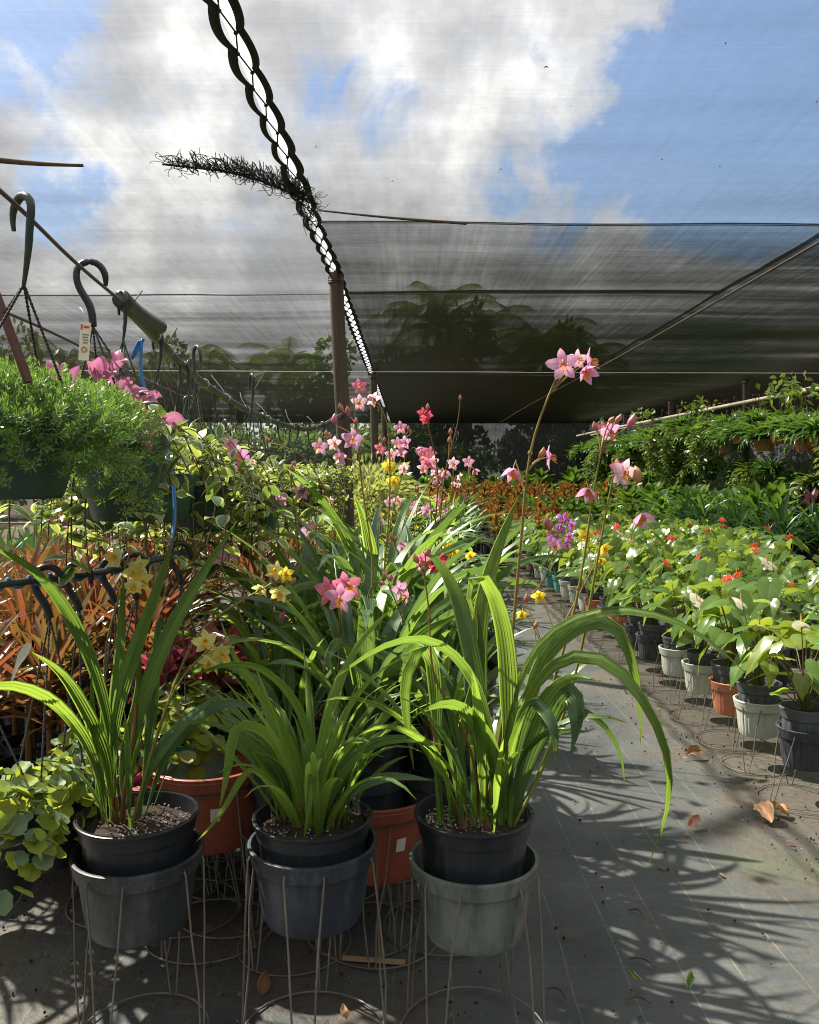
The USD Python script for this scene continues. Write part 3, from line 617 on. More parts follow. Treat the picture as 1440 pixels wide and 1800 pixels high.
def wall(label, pts, z1, m, poles=(), seed=1):
    t = thing('shade_cloth_wall', label, 'shade cloth', pts[0])
    p0, p1 = map(np.asarray, pts); L = np.linalg.norm(p1 - p0); n = int(L / 0.4) + 2; d = (p1 - p0) / L; nr = np.cross(d, Z3)
    u, z = np.meshgrid(np.linspace(0, L, n), np.linspace(0, z1, 9))
    wv = 0.10 * (meshkit.fbm(np.stack([u * 0.9, z * 0.4, 0 * u + seed], -1), 3, seed) - 0.5)
    v = p0 + u[..., None] * d + z[..., None] * Z3 + wv[..., None] * nr
    b = MB(); b.add(v.reshape(-1, 3), gridf(9, n)); part(t, 'cloth', b, m, world=True)
    for q in poles:
        b = MB(); q0 = p0 + d * q - nr * 0.08; tube(b, [q0, q0 + Z3 * z1], 0.025, 6); part(t, 'pole', b, 'post_wood', world=True)
    return t


wall('thin see-through back wall cloth left of the posts with green trees behind', ((-12.9, 24.5, 0), (-0.4, 24.5, 0)), 2.9, 'wall_thin', (2.5, 5.0, 7.5), 2)
wall('dark back wall cloth right of the posts', ((-0.4, 24.6, 0), (12.5, 24.6, 0)), 2.9, 'wall_dense', (2.1, 4.4, 6.6, 9.0), 3)
wall('dark right side wall cloth beyond the hanging plants', ((12.4, 24.6, 0), (12.4, -15, 0)), 2.9, 'wall_dense', (), 5)
wall('left side wall cloth far behind the hanging baskets', ((-12.9, 24.5, 0), (-12.9, -15, 0)), 2.9, 'wall_thin', (), 6)

wall('dark wall cloth at the other end of the shade house', ((-12.9, -14.9, 0), (12.4, -14.9, 0)), 2.9, 'wall_dense', (), 8)

# torn scrap of net, sticks and litter lying on the roof cloth
t = thing('torn_net_scrap', 'frayed black strip of torn net hanging from the laced seam', 'net scrap', W(520, 340, 4.55))
b = MB(); main = spline([W(533, 345, 4.5), W(470, 318, 4.4), W(400, 298, 4.3), W(340, 290, 4.25), W(285, 284, 4.2)], 30)
for k in range(330):
    i = int(27 * rng.uniform() ** 1.5); p = main[i]; wd = 0.02 + 0.09 * (1 - i / 30)
    q = p + [U(-.06, .06), U(-.1, .1), 0]
    tube(b, spline([p + [0, 0, U(-wd, wd) * .3], 0.5 * (p + q) + rng.normal(0, .02, 3), q + [-U(.0, .05), 0, U(0, wd)]], 5), 0.0025, 3, False)
part(t, 'net_strands', b, 'fray', world=True, kind='stuff')
b = MB(); tube(b, main - [0, 0, 0.012], 0.006, 4); part(t, 'strip_edge', b, 'fray', world=True)
b = MB()
for k in range(70):
    i = rng.integers(2, 30); p = main[i]
    c = [p]
    d = norm(rng.normal(0, 1, 3) + [-.3, 0, .5])
    for s in range(5):
        d = norm(d + rng.normal(0, .55, 3)); c.append(c[-1] + d * U(.012, .026))
    tube(b, spline(c, 9), 0.0017, 3, False)
for k in range(80):
    p = W(U(532, 562), U(345, 395), 4.75)
    c = [p]; d = norm(rng.normal(0, 1, 3))
    for s in range(4):
        d = norm(d + rng.normal(0, .7, 3)); c.append(c[-1] + d * U(.012, .03))
    tube(b, spline(c, 8), 0.0018, 3, False)
part(t, 'loose_threads', b, 'fray', world=True, kind='stuff')
for lab, p, q, r in (('dark straight stick lying on the roof cloth right of the frayed scrap', (560, 383, 4.9), (820, 415, 5.15), 0.010), ('thick dark stick at the upper left edge of the roof cloth', (-40, 247, 4.1), (146, 265, 4.2), 0.017)):
    b = MB(); a0, a1 = W(*p), W(*q); a0[2] = a1[2] = ROOF - 0.02
    tube(b, spline([a0, 0.5 * (a0 + a1) + [0, .02, .0], a1], 12), np.linspace(r * 0.5, r, 12) if p[0] > 0 else np.linspace(r, r * .45, 12), 6); single('stick', b, 'twig', lab, 'stick')
b = MB()
for px, py in ((556, 272), (1163, 293), (1265, 305), (1276, 97), (1437, 195), (880, 310), (986, 478), (960, 138), (1030, 410), (690, 330)):
    y = 1.53 * FPX / (836 - py); p = W(px, py, y); p[2] = ROOF - 0.015
    a = U(0, 3.1); L = U(.004, .011)
    tube(b, spline([p - [L * math.cos(a), L * math.sin(a), 0], p + [0, 0, .006], p + [L * math.cos(a), L * math.sin(a), 0]], 5), [.001, .002, .0025, .002, .001], 5)
single('roof_litter', b, 'twig', 'scattered small bits of leaf litter lying on the roof cloth', 'leaf litter', kind='stuff')

# ------------------------------------------------------------------ trees outside
def bush_proto(name, h, r, n, leaf, ls, seed, trunk_h):
    P = proto(name); g = np.random.default_rng(seed)
    b = MB(); tube(b, spline([(0, 0, 0), (.08, .02, trunk_h * .6), (.02, .1, h * .8)], 8), np.linspace(.12, .03, 8), 7)
    for k in range(7):
        a = g.uniform(0, 6.28); z = trunk_h * g.uniform(.6, 1.1)
        tube(b, spline([(.04, .02, z), (r * .4 * math.cos(a), r * .4 * math.sin(a), z + h * .2), (r * .75 * math.cos(a), r * .75 * math.sin(a), z + h * .35)], 6), np.linspace(.05, .012, 6), 5)
    part(P, 'trunk', b, 'bark')
    b = MB(); cl = [(g.normal(0, .45, 3) * [r, r, h * .32] + [0, 0, h * .62], g.uniform(.25, .5) * r) for k in range(16)]
    V, F = [], []
    for k in range(n):
        c, cr = cl[g.integers(0, len(cl))]
        d = norm(g.normal(0, 1, 3)); p = c + d * cr * g.uniform(.5, 1) ** .5
        t = norm(d + g.normal(0, .6, 3) + [0, 0, -.3]); s = norm(np.cross(t, g.normal(0, 1, 3))); L = ls * g.uniform(.6, 1.3)
        V += [p, p + t * L * .5 + s * L * .28, p + t * L, p + t * L * .5 - s * L * .28]; F.append([4 * k, 4 * k + 1, 4 * k + 2, 4 * k + 3])
    b.add(np.array(V), np.array(F), np.tile([[.5, 0], [1, .5], [.5, 1], [0, .5]], (n, 1))); part(P, 'crown', b, leaf, smooth=False)
    return P


def palm_proto(name, h, n, L, seed):
    P = proto(name); g = np.random.default_rng(seed)
    b = MB(); tube(b, spline([(0, 0, 0), (.12, .05, h * .5), (.05, .1, h)], 14), np.linspace(.16, .10, 14), 9); part(P, 'trunk', b, 'bark')
    for k in range(n):
        az = k * 2.4 + g.uniform(-.2, .2); el = 78 - 62 * k / n
        c = arc((.05, .1, h), az, el, L * g.uniform(.85, 1.1), 95 + g.uniform(-15, 15), 26, 1.3)
        b = MB(); tube(b, c, np.linspace(.022, .004, 26), 4, False); t = norm(np.gradient(c, axis=0)); s0 = side_of(az)
        for i in range(3, 26):
            for sg in (-1, 1):
                for q in (0, .5):
                    p = c[i] - t[i] * q * L / 26; d = norm(sg * s0 * .8 + t[i] * .6 + [0, 0, -.28]); LL = L * .26 * math.sin(math.pi * (i + 2) / 30) ** .6 * g.uniform(.85, 1.1)
                    u = norm(np.cross(d, t[i])); wv = norm(np.cross(u, d)) * .018
                    b.add([p - wv, p + wv, p + d * LL + [0, 0, -.12 * LL]], [[0, 1, 2]], np.array([[0, 0], [1, 0], [.5, 1]]))
        part(P, 'frond', b, 'palm_leaf', smooth=False)
    return P


TREE_A = bush_proto('bush', 4.0, 1.8, 3600, 'tree_leaf', .26, 1, .9)
TREE_B = bush_proto('bush', 6.0, 2.0, 4200, 'tree_leaf', .30, 2, 2.2)
PALM_A, PALM_B = palm_proto('palm', 5.6, 20, 2.4, 3), palm_proto('palm', 3.4, 17, 2.2, 4)
for k, x in enumerate(np.arange(-17, 17, 2.3)):
    lab = 'dense green bush behind the thin left part of the back wall' if x < -.5 else 'dense dark bush behind the right part of the back wall'
    copy(TREE_A, 'bush', lab, 'bush', (x + U(-.4, .4), 27.2 + U(-.6, .9), 0), 'bushes behind the ' + ('left' if x < -.5 else 'right') + ' part of the back wall', U(0, 6), U(.62, .8) if x > -.5 else U(.7, 1.05))
for px, py, y, pr, sc in ((425, 588, 34, PALM_B, 1.15), (370, 592, 33, PALM_B, 1.0), (250, 600, 36, PALM_B, 1.2), (510, 590, 36, PALM_A, .95), (120, 585, 35, PALM_A, .92)):
    p = W(px, py, y); copy(pr, 'palm_tree', f'palm seen through the left roof cloth, {"just left of the nearest post" if px > 480 else "with drooping crown above the green pipe" if px > 400 else "low and spreading" if px > 300 else "behind the white tag" if px < 200 else "between the tag and the post"}', 'palm tree', (p[0], y, 0), None, U(0, 6), (p[2] - .2) / (7.0 if pr is PALM_A else 4.8))
for px, py, y, pr, lab in ((765, 470, 30, PALM_A, 'tallest palm seen dimly through the roof cloth right of the nearest post'), (830, 500, 31, PALM_B, 'palm with a rounded drooping crown beside the tallest palm'), (960, 530, 33, PALM_A, 'fainter palm seen through the roof cloth right of the tallest one'), (1010, 545, 34, PALM_B, 'rightmost faint palm seen through the roof cloth')):
    p = W(px, py, y); copy(pr, 'palm_tree', lab, 'palm tree', (p[0], y, 0), None, U(0, 6), (p[2] - .2) / (7.2 if pr is PALM_A else 5.0))
for px, py, y in ((785, 548, 29.5), (985, 585, 31), (60, 590, 30), (300, 610, 31), (560, 600, 31)):
    p = W(px, py, y); copy(TREE_B, 'broadleaf_tree', 'bushy tree crown seen dimly through the roof cloth ' + ('left of the nearest post' if px < 600 else 'below the palms right of the post'), 'tree', (p[0], y, 0), 'trees seen through the ' + ('left' if px < 600 else 'right') + ' roof cloth', U(0, 6), (p[2] / 6.4 * .8, p[2] / 6.4 * .8, p[2] / 6.4))

# ------------------------------------------------------------------ pots and wire stands (prototypes at their base)
def pot_proto(name, D, H, m, taper=0.78, lip=0.012, flutes=0, amp=0.002, soil=None, perlite=0, steps=2, notch=0):
    P = proto(name); R = D / 2; rb = R * taper - .004
    prof = [(0.0, 0.004), (rb * .86, 0.004), (rb * .97, 0.0), (rb, 0.006)]
    zz = np.linspace(0.02, H - 0.045, 7); prof += [(rb + (R - .012 - rb) * (z / H) ** .8, z) for z in zz]
    for k in range(steps):
        z = H - 0.042 + k * 0.016; prof += [(R - .012 + lip * .5 * (k + 1) / steps, z), (R - .010 + lip * .6 * (k + 1) / steps, z + .012)]
    prof += [(R - .002, H - 0.010), (R, H - .007), (R, H - .002), (R - .003, H), (R - .008, H), (R - .011, H - .004), (R - .0205, H - .05)]
    prof += [(rb - .008 + (R - .012 - rb) * (z / H) ** .8, z) for z in (H * .6, H * .35, .03)] + [(0.0, 0.02)]
    b = MB(); lathe(b, prof, 96 if flutes else 48, flutes, amp, (0.015, H - 0.05)); part(P, 'body', b, m, smooth=35)
    if soil:
        rs = R - .015; z0 = H - soil; n = 12
        rr, aa = np.meshgrid(np.linspace(0.001, 1, n), np.linspace(0, 2 * np.pi, 30, endpoint=False), indexing='ij')
        v = np.stack([rr * rs * np.cos(aa), rr * rs * np.sin(aa), 0 * rr], -1)
        v[..., 2] = z0 + .018 * (meshkit.fbm(v * 45, 3, 5) - .5) + .016 * (1 - rr ** 2)
        b = MB(); b.add(v.reshape(-1, 3), gridf(n, 30, True)); part(P, 'soil', b, 'soil')
        if perlite:
            g = np.random.default_rng(perlite); b = MB()
            O = np.array([(1, 0, 0), (-1, 0, 0), (0, 1, 0), (0, -1, 0), (0, 0, 1), (0, 0, -1)], float); OF = np.array([(0, 2, 4), (2, 1, 4), (1, 3, 4), (3, 0, 4), (2, 0, 5), (1, 2, 5), (3, 1, 5), (0, 3, 5)])
            for k in range(perlite):
                a = g.uniform(0, 6.28); q = rs * .96 * g.uniform(0, 1) ** .5
                if g.uniform() > .5 + .5 * math.sin(a + 4.2): continue
                b.add(O * g.uniform(.0012, .0034) * g.uniform(.7, 1.2, 3) + [q * math.cos(a), q * math.sin(a), z0 + .010 * (1 - (q / rs) ** 2) + .008], OF)
            part(P, 'perlite', b, 'perlite', smooth=False, kind='stuff')
    return P


def add_stand(P, R, z, Rg, r=0.0022, legs=3, spread=0.5, seed=0, a0=0.3):
    g = np.random.default_rng(seed)
    b = MB(); ring(b, R, z, r, n=36); part(P, 'top_ring', b, 'wire')
    b = MB(); ring(b, Rg, r + .001, r, n=40, wob=.03); part(P, 'ground_ring', b, 'wire')
    for k in range(legs):
        a = a0 + k * 2 * math.pi / legs
        for sg in (-1, 1):
            at = a + sg * spread; p = np.array([R * math.cos(at), R * math.sin(at), z]); q = np.array([Rg * math.cos(a + sg * .05), Rg * math.sin(a + sg * .05), r])
            k1 = p + np.array([math.cos(at), math.sin(at), 0]) * .006 + [0, 0, -.010]
            b = MB(); tube(b, [p, k1, k1 * .66 + q * .34 + g.normal(0, .004, 3), k1 * .33 + q * .67 + g.normal(0, .006, 3) * [1, 1, .2], q], r, 5); part(P, 'leg', b, 'wire')


SMALL_STAND = [proto('stand') for _ in range(2)]
for k, P in enumerate(SMALL_STAND):
    add_stand(P, .098, .305, .155 + .02 * k, r=.0025, seed=k, a0=.5 + k * .7, spread=.42)
OUT_D, OUT_H, IN_D, IN_H = .222, .165, .192, .175
OUTER = {k: pot_proto('outer_pot', OUT_D, OUT_H, m, .76, .014, 30, .0016) for k, m in (('pale', 'pale_pot'), ('terracotta', 'terracotta'), ('dark', 'dusty_pot'), ('blue', 'blue_grey_pot'), ('green', 'green_grey_pot'), ('teal', 'teal_pot'))}
INNER = pot_proto('inner_pot', IN_D, IN_H, 'inner_grey_pot', .80, .010, 14, .0024, soil=.035)
COLOUR_WORD = {'pale': 'pale grey', 'terracotta': 'terracotta', 'dark': 'dark grey', 'blue': 'blue grey', 'green': 'grey green', 'teal': 'teal'}

# ------------------------------------------------------------------ flowers (face -y, upright)
def flower_proto(col, lip, size=0.034, seed=0, cup=0.0, closed=0.0):
    P = proto('flower'); g = np.random.default_rng(seed)
    for k in range(5):
        a = math.radians(90 + 72 * k) + g.normal(0, .06); L = size * (1.0 if k % 2 == 0 else 1.05)
        d = np.array([math.cos(a), 0, math.sin(a)]); s = np.array([-math.sin(a), 0, math.cos(a)])
        th = np.linspace(0, 1, 7); fw = cup + closed
        c = d * (th * L * math.cos(fw * .8))[:, None] + np.array([0, -1, 0]) * (math.sin(fw) * L * th ** 1.3 - .22 * L * np.sin(th * 2.6))[:, None]
        b = MB(); blade(b, c, -s, size * (.74 if k in (1, 4) else .56), OVAL_W, 5, .12); part(P, 'petal', b, 'petal_' + col)
    b = MB()
    for a, L, w in ((-90, .55, .5), (-35, .34, .24), (-145, .34, .24)):
        a = math.radians(a); d = np.array([math.cos(a) * .8, -.55, math.sin(a) * .8]); th = np.linspace(0, 1, 5)
        blade(b, d * (th * L * size)[:, None] + np.array([0, -.25, 0]) * (th[:, None] ** 2) * size, np.array([-math.sin(a), 0, math.cos(a)]), size * w, PchipInterpolator([0, .4, .8, 1], [.3, .5, 1, .5]), 3, .3)
    part(P, 'lip', b, lip)
    b = MB(); tube(b, spline([(0, 0, .002), (0, -size * .28, .006), (0, -size * .42, -.002)], 6), np.linspace(.0035, .0022, 6), 6); part(P, 'column', b, lip)
    b = MB(); tube(b, spline([(0, 0, 0), (0, size * .5, -.002), (0, size * 1.0, -.008)], 5), .0016, 4); part(P, 'stalk', b, 'scape')
    return P


FLOWER = {'pink': flower_proto('pink', 'lip_gold', .036, 1), 'pale_pink': flower_proto('pale_pink', 'lip_gold', .034, 2, .15), 'coral': flower_proto('coral', 'lip_gold', .037, 3, .1), 'violet': flower_proto('violet', 'lip_gold', .030, 4, .3),
          'yellow': flower_proto('yellow', 'lip_yellow', .026, 5, .55), 'cream': flower_proto('cream', 'lip_yellow', .034, 6, .35), 'crimson': flower_proto('crimson', 'lip_gold', .024, 7, .3), 'pink_cup': flower_proto('pink', 'lip_gold', .036, 8, .9)}
BUD = proto('bud')
b = MB(); tube(b, spline([(0, 0, 0), (0, -.006, .010), (0, -.010, .022), (0, -.010, .030)], 8), [.001, .0045, .0070, .0082, .0078, .006, .0035, .0006], 8); part(BUD, 'body', b, 'bud')


def facing(az, pitch=0.0, roll=0.0, s=1.0):
    """Rotation that turns a flower (facing -y) to face azimuth az (0 = the camera side), nodding by pitch."""
    cz, sz, cx, sx, cr, sr = math.cos(az), math.sin(az), math.cos(pitch), math.sin(pitch), math.cos(roll), math.sin(roll)
    Rz = np.array([[cz, -sz, 0], [sz, cz, 0], [0, 0, 1]]); Rx = np.array([[1, 0, 0], [0, cx, -sx], [0, sx, cx]]); Ry = np.array([[cr, 0, sr], [0, 1, 0], [-sr, 0, cr]])
    return Rz @ Rx @ Ry


def spike(parent, pts, r, flowers, buds=(), m='scape', bracts=True, n=24, world=True):
    """A flower stem through pts with flowers [(kind, point, az, pitch, scale)] and buds [(point, az, pitch, scale)] on it."""
    off = parent.loc if world else np.zeros(3)
    pts = np.array(pts, float)
    if world and parent.soil is not None:
        pts[0, 2] = min(pts[0, 2], parent.soil)
    c = spline(pts - off, n); b = MB(); tube(b, c, np.linspace(r, r * .5, n), 7)
    for i in range(4, n - 1, 5):
        lathe(b, [(r * .9, -.004), (r * 1.25, 0), (r * .8, .006)], 7, c=c[i])
    st = part(parent, 'flower_stem', b, m)
    st.loc = np.zeros(3)
    def stalk_to(q):
        i = int(np.argmin(np.linalg.norm(c - q, axis=1))); i = max(0, i - 1); b2 = MB()
        mid = .5 * (c[i] + q) + [0, 0, .006]; tube(b2, spline([c[i], mid, q], 6), .0016, 5); part(st, 'flower_stalk', b2, 'bract' if rng.uniform() < .4 else 'scape')
    for kind, p, az, pi, s in flowers:
        q = np.asarray(p) - off; R = facing(az, pi, U(-.3, .3)); stalk_to(q + R @ np.array([0, .03 * s, -.006 * s])); sub(parent, 'flower', FLOWER[kind], q, R, s)
    for p, az, pi, s in buds:
        q = np.asarray(p) - off; stalk_to(q); sub(parent, 'bud', BUD, q, facing(az, pi), s)
    return st


# ------------------------------------------------------------------ orchids: random plant with broad pleated leaves
def shoot(parent, base, n, L, w, g, az0=0.0, spread=2 * math.pi, el=(55, 87), bend=(45, 125), mats=('orchid_leaf', 'orchid_leaf_light', 'orchid_leaf_dark'), pw=(.5, .25, .25), rad=.05, pts=12, m=13, pleat=.14, keep_az=None):
    for k in range(n):
        az = az0 + spread * (k + g.uniform(-.35, .35)) / n
        r = rad * g.uniform(.2, 1); p = np.asarray(base) + [r * math.cos(az + .3), r * math.sin(az + .3), 0]
        LL = L * g.uniform(.65, 1.12)
        c = arc(p, az, g.uniform(*el), LL, g.uniform(*bend), pts, g.uniform(1.5, 2.6))
        roll = g.normal(0, .45); b = MB()
        blade(b, c, side_of(az, roll), w * g.uniform(.7, 1.15), ORCHID_W, m, .22, pleat, g.normal(0, .35))
        part(parent, 'leaf', b, mats[g.choice(len(mats), p=pw)])


def random_orchid(seed, L=.62, w=.055, n=20, spikes=()):
    P = proto('orchid'); g = np.random.default_rng(seed)
    sub(P, 'pot', BIG_INNER, (0, 0, 0))
    base = np.array([0, 0, BIG_H - .03])
    shoot(P, base, n, L, w, g)
    b = MB()
    for k in range(7):
        a = g.uniform(0, 6.28); tube(b, spline([base + [.03 * math.cos(a), .03 * math.sin(a), -.01], base + [.05 * math.cos(a), .05 * math.sin(a), .05], base + [.07 * math.cos(a), .07 * math.sin(a), .09]], 5), [.010, .011, .009, .006, .002], 6)
    part(P, 'sheath', b, 'sheath')
    for kind, hgt, nf, lean in spikes:
        a = g.uniform(0, 6.28); top = base + [lean * math.cos(a), lean * math.sin(a), hgt]
        pts = [base + [.03 * math.cos(a), .03 * math.sin(a), 0], base + [.45 * lean * math.cos(a), .45 * lean * math.sin(a), hgt * .5], top]
        fl = [(kind, top + [g.uniform(-.055, .055), g.uniform(-.05, .05), g.uniform(-.12, .01)], g.uniform(-1.5, 1.5), g.uniform(-.3, .3), g.uniform(.75, 1.0)) for _ in range(nf)]
        bd = [(top + [g.uniform(-.02, .02), g.uniform(-.02, .02), g.uniform(-.01, .035)], g.uniform(-3, 3), g.uniform(-.5, .8), g.uniform(.6, 1)) for _ in range(3)]
        spike(P, pts, .0042, fl, bd, world=False)
    return P


BIG_D, BIG_H, BIGOUT_D, BIGOUT_H = .284, .205, .306, .182
BIG_INNER = pot_proto('pot', BIG_D, BIG_H, 'black_pot', .80, .010, 20, .0009, soil=.035, perlite=520, steps=3)
BIG_PLAIN = pot_proto('pot', BIG_D, BIG_H, 'black_pot', .80, .010, 20, .0009, soil=.030, perlite=160, steps=3)
BIGOUT = {k: pot_proto('outer_pot', BIGOUT_D, BIGOUT_H, m, .78, .013, fl, .0012) for k, m, fl in (('dark', 'dusty_pot', 0), ('blue', 'blue_grey_pot', 0), ('green', 'green_grey_pot', 48))}
TERRA = pot_proto('outer_pot', .345, .235, 'terracotta_deep', .72, .016, 0)
BIG_STAND = [proto('stand') for _ in range(3)]
for k, P in enumerate(BIG_STAND):
    add_stand(P, .146, .40, .160 + .012 * k, r=.0027, seed=10 + k, a0=.2 + k * .5, spread=.30, legs=4)
STAND_Z = .40


def station(x, y, outer, where, zr=None, k=0, stand=True):
    """Wire stand and outer pot for an orchid; returns the height where the inner pot stands."""
    rim = zr if zr is not None else .475
    s = (rim - .026) / STAND_Z
    copy(BIG_STAND[k % 3], 'wire_plant_stand', 'rusty wire stand under ' + where, 'plant stand', (x, y, 0.004), None, U(0, 6), (1, 1, s))
    return rim


# front three, placed where the photograph shows them
FY = 1.95
front = {}
for key, px, prim, outer, words, lift in (('left', 243, 1490, 'dark', 'the dark dusty pot of the left front orchid', .085), ('middle', 550, 1475, 'blue', 'the blue grey pot of the grassy middle front orchid', .060), ('right', 833, 1503, 'green', 'the grey green pot of the right front orchid', .108)):
    p = W(px, prim, FY); station(p[0], FY, outer, words, p[2], k={'left': 0, 'middle': 1, 'right': 2}[key])
    copy(BIGOUT[outer], 'outer_pot', {'dark': 'dusty dark grey outer pot of the left front orchid, in a wire stand', 'blue': 'blue grey outer pot of the grassy middle front orchid, in a wire stand', 'green': 'grey green ribbed outer pot of the right front orchid, in a wire stand'}[outer], 'plant pot', (p[0], FY, p[2] - BIGOUT_H), None, U(0, 6))
    front[key] = np.array([p[0], FY, p[2] + lift - BIG_H])


def traced(parent, pix, w, m, roll=0.5, prof=ORCHID_W, mm=13, pleat=.14, n=18, twist=0.0, fold=.22):
    """A leaf through photograph points (px, py, y): its blade lies between the picture plane (roll 0) and edge-on to it (roll pi/2)."""
    wp = [W(*q) for q in pix]
    if parent.soil is not None:
        wp[0][2] = min(wp[0][2], parent.soil)
    c = spline(wp, n); t = norm(np.gradient(c, axis=0))
    w = w * (.80 if parent.path.endswith('_002') else .96)
    inplane = norm(np.cross(t, [0, 1.0, 0])); s = inplane * math.cos(roll) + np.array([0, 1.0, 0]) * math.sin(roll)
    b = MB(); blade(b, c, s, w, prof, mm, fold, pleat, twist); return part(parent, 'leaf', b, m, world=True)


A, B_, C_ = 'orchid_leaf', 'orchid_leaf_light', 'orchid_leaf_dark'
g = np.random.default_rng(5)
# --- left front orchid
LP = thing('potted_orchid', 'left front orchid with wide arching leaves and pale yellow flowers in a black pot', 'orchid', front['left'], 'the three front orchids')
LP.soil = front['left'][2] + BIG_H - .045
sub(LP, 'pot', BIG_INNER, (0, 0, 0), facing(2.4))
y0 = FY
for pix, w, m, roll, tw in (
    ([(182, 1462, y0), (168, 1350, y0 - .02), (120, 1262, y0 - .07), (58, 1216, y0 - .12), (0, 1206, y0 - .15), (-60, 1226, y0 - .17)], .052, B_, .55, 0),
    ([(196, 1466, y0), (186, 1340, y0), (143, 1240, y0 - .03), (100, 1178, y0 - .06), (56, 1146, y0 - .10)], .060, B_, .45, .2),
    ([(202, 1460, y0 + .02), (192, 1285, y0 + .03), (160, 1165, y0 + .02), (110, 1065, y0), (45, 992, y0 - .02), (-40, 955, y0 - .03)], .046, A, .35, .1),
    ([(196, 1455, y0 + .03), (201, 1260, y0 + .04), (212, 1120, y0 + .05), (217, 1012, y0 + .05)], .036, A, .15, 0),
    ([(199, 1450, y0 + .01), (206, 1250, y0 + .02), (250, 1105, y0 + .02), (288, 1000, y0 + .03), (308, 935, y0 + .04)], .040, A, .2, 0),
    ([(216, 1452, y0), (228, 1330, y0), (284, 1140, y0 - .01), (342, 1030, y0 - .02), (420, 912, y0 - .03)], .046, A, .3, .3),
    ([(244, 1446, y0 + .02), (262, 1290, y0 + .04), (271, 1180, y0 + .05), (284, 1086, y0 + .05), (292, 1120, y0 + .02)], .034, C_, .2, .2),
    ([(240, 1450, y0), (266, 1345, y0 - .02), (322, 1270, y0 - .03), (392, 1216, y0 - .04)], .036, C_, .5, .2),
    ([(250, 1452, y0 + .02), (282, 1350, y0 + .02), (345, 1262, y0 + .0), (420, 1236, y0 - .03), (470, 1250, y0 - .05)], .036, C_, .6, .3),
    ([(186, 1455, y0 + .02), (172, 1390, y0 + .04), (182, 1300, y0 + .06), (176, 1215, y0 + .07)], .026, B_, .2, 0),
    ([(222, 1452, y0 + .04), (214, 1350, y0 + .08), (238, 1240, y0 + .1), (246, 1130, y0 + .12)], .028, A, .3, 0),
    ([(190, 1455, y0 - .03), (178, 1370, y0 - .03), (166, 1290, y0 - .02), (160, 1180, y0)], .024, A, .2, .2)):
    traced(LP, pix, w, m, roll, twist=tw)
shoot(LP, np.array([-.03, 0, BIG_H - .045]), 6, .44, .024, g, el=(65, 88), bend=(20, 80), mats=(B_, A, C_), pw=(.4, .45, .15), rad=.06)
b = MB(); c = spline([W(208, 1495, y0), W(222, 1370, y0 - .01), W(234, 1300, y0 - .01), (W(239, 1238, y0))], 10); tube(b, c, [.005, .0055, .005, .005, .0048, .0048, .0048, .0048, .0052, .004], 7); part(LP, 'old_flower_stem', b, 'scape_brown', world=True)
b = MB()
for x in (181, 197, 205, 218, 240):
    c = spline([W(x, 1498, y0), W(x + 1, 1450, y0), W(x + U(-3, 3), 1400, y0)], 6); tube(b, c, np.linspace(.0065, .0035, 6), 7)
part(LP, 'sheath', b, 'scape_brown', world=True)
F = lambda kind, px, py, y, az=0.0, pi=0.0, s=1.0: (kind, W(px, py, y), az, pi, s)
Bd = lambda px, py, y, az=0.0, pi=0.0, s=1.0: (W(px, py, y), az, pi, s)
spike(LP, [W(204, 1455, y0 + .05), W(188, 1260, y0 + .08), W(190, 1120, y0 + .1), W(212, 1040, y0 + .1), W(222, 985, y0 + .1)], .0042, [F('cream', 202, 980, y0 + .08, -.5, -.2, 1.0), F('cream', 236, 1006, y0 + .1, .6, .1, .95), F('cream', 250, 1022, y0 + .12, 1.0, .2, .95), F('cream', 246, 994, y0 + .12, .9, -.1, .8), F('cream', 234, 1030, y0 + .06, .2, .5, .8)], [Bd(228, 975, y0 + .1, .4, .3, .9)])
spike(LP, [W(232, 1455, y0), W(266, 1330, y0 + .02), W(312, 1190, y0 + .06), (W(352, 1112, y0 + .1)), W(415, 1062, y0 + .16), W(492, 1018, y0 + .2)], .0042, [F('cream', 484, 1004, y0 + .2, -.3, -.3, .85), F('yellow', 502, 1010, y0 + .2, .5, .0, 1.0), F('cream', 492, 1042, y0 + .2, .2, .5, .9), F('cream', 458, 1036, y0 + .2, -.4, .6, .7)], [Bd(510, 1026, y0 + .2, 1.0, .5, .8)])
spike(LP, [W(228, 1455, y0 - .02), W(270, 1310, y0 - .02), W(312, 1205, y0), W(348, 1160, y0), W(386, 1128, y0 + .02)], .004, [F('cream', 362, 1128, y0 + .02, -.2, -.5, 1.0), F('cream', 390, 1150, y0 + .02, .8, .2, 1.0), F('cream', 368, 1166, y0, -.6, .5, 1.0), F('cream', 378, 1148, y0 + .05, .2, .2, .8)], [Bd(396, 1134, y0 + .02, .6, .2, .9)])
b = MB(); c = spline([W(14, 1222, 1.9), W(32, 1166, 1.9), W(52, 1130, 1.9)], 8); blade(b, c, [.9, .2, .3], .020, PchipInterpolator([0, .5, .85, 1], [.15, .4, 1, .5]), 3, .5); single('film_strip', b, 'silk', 'folded strip of thin white film caught on the wide leaf at far left', 'film strip')

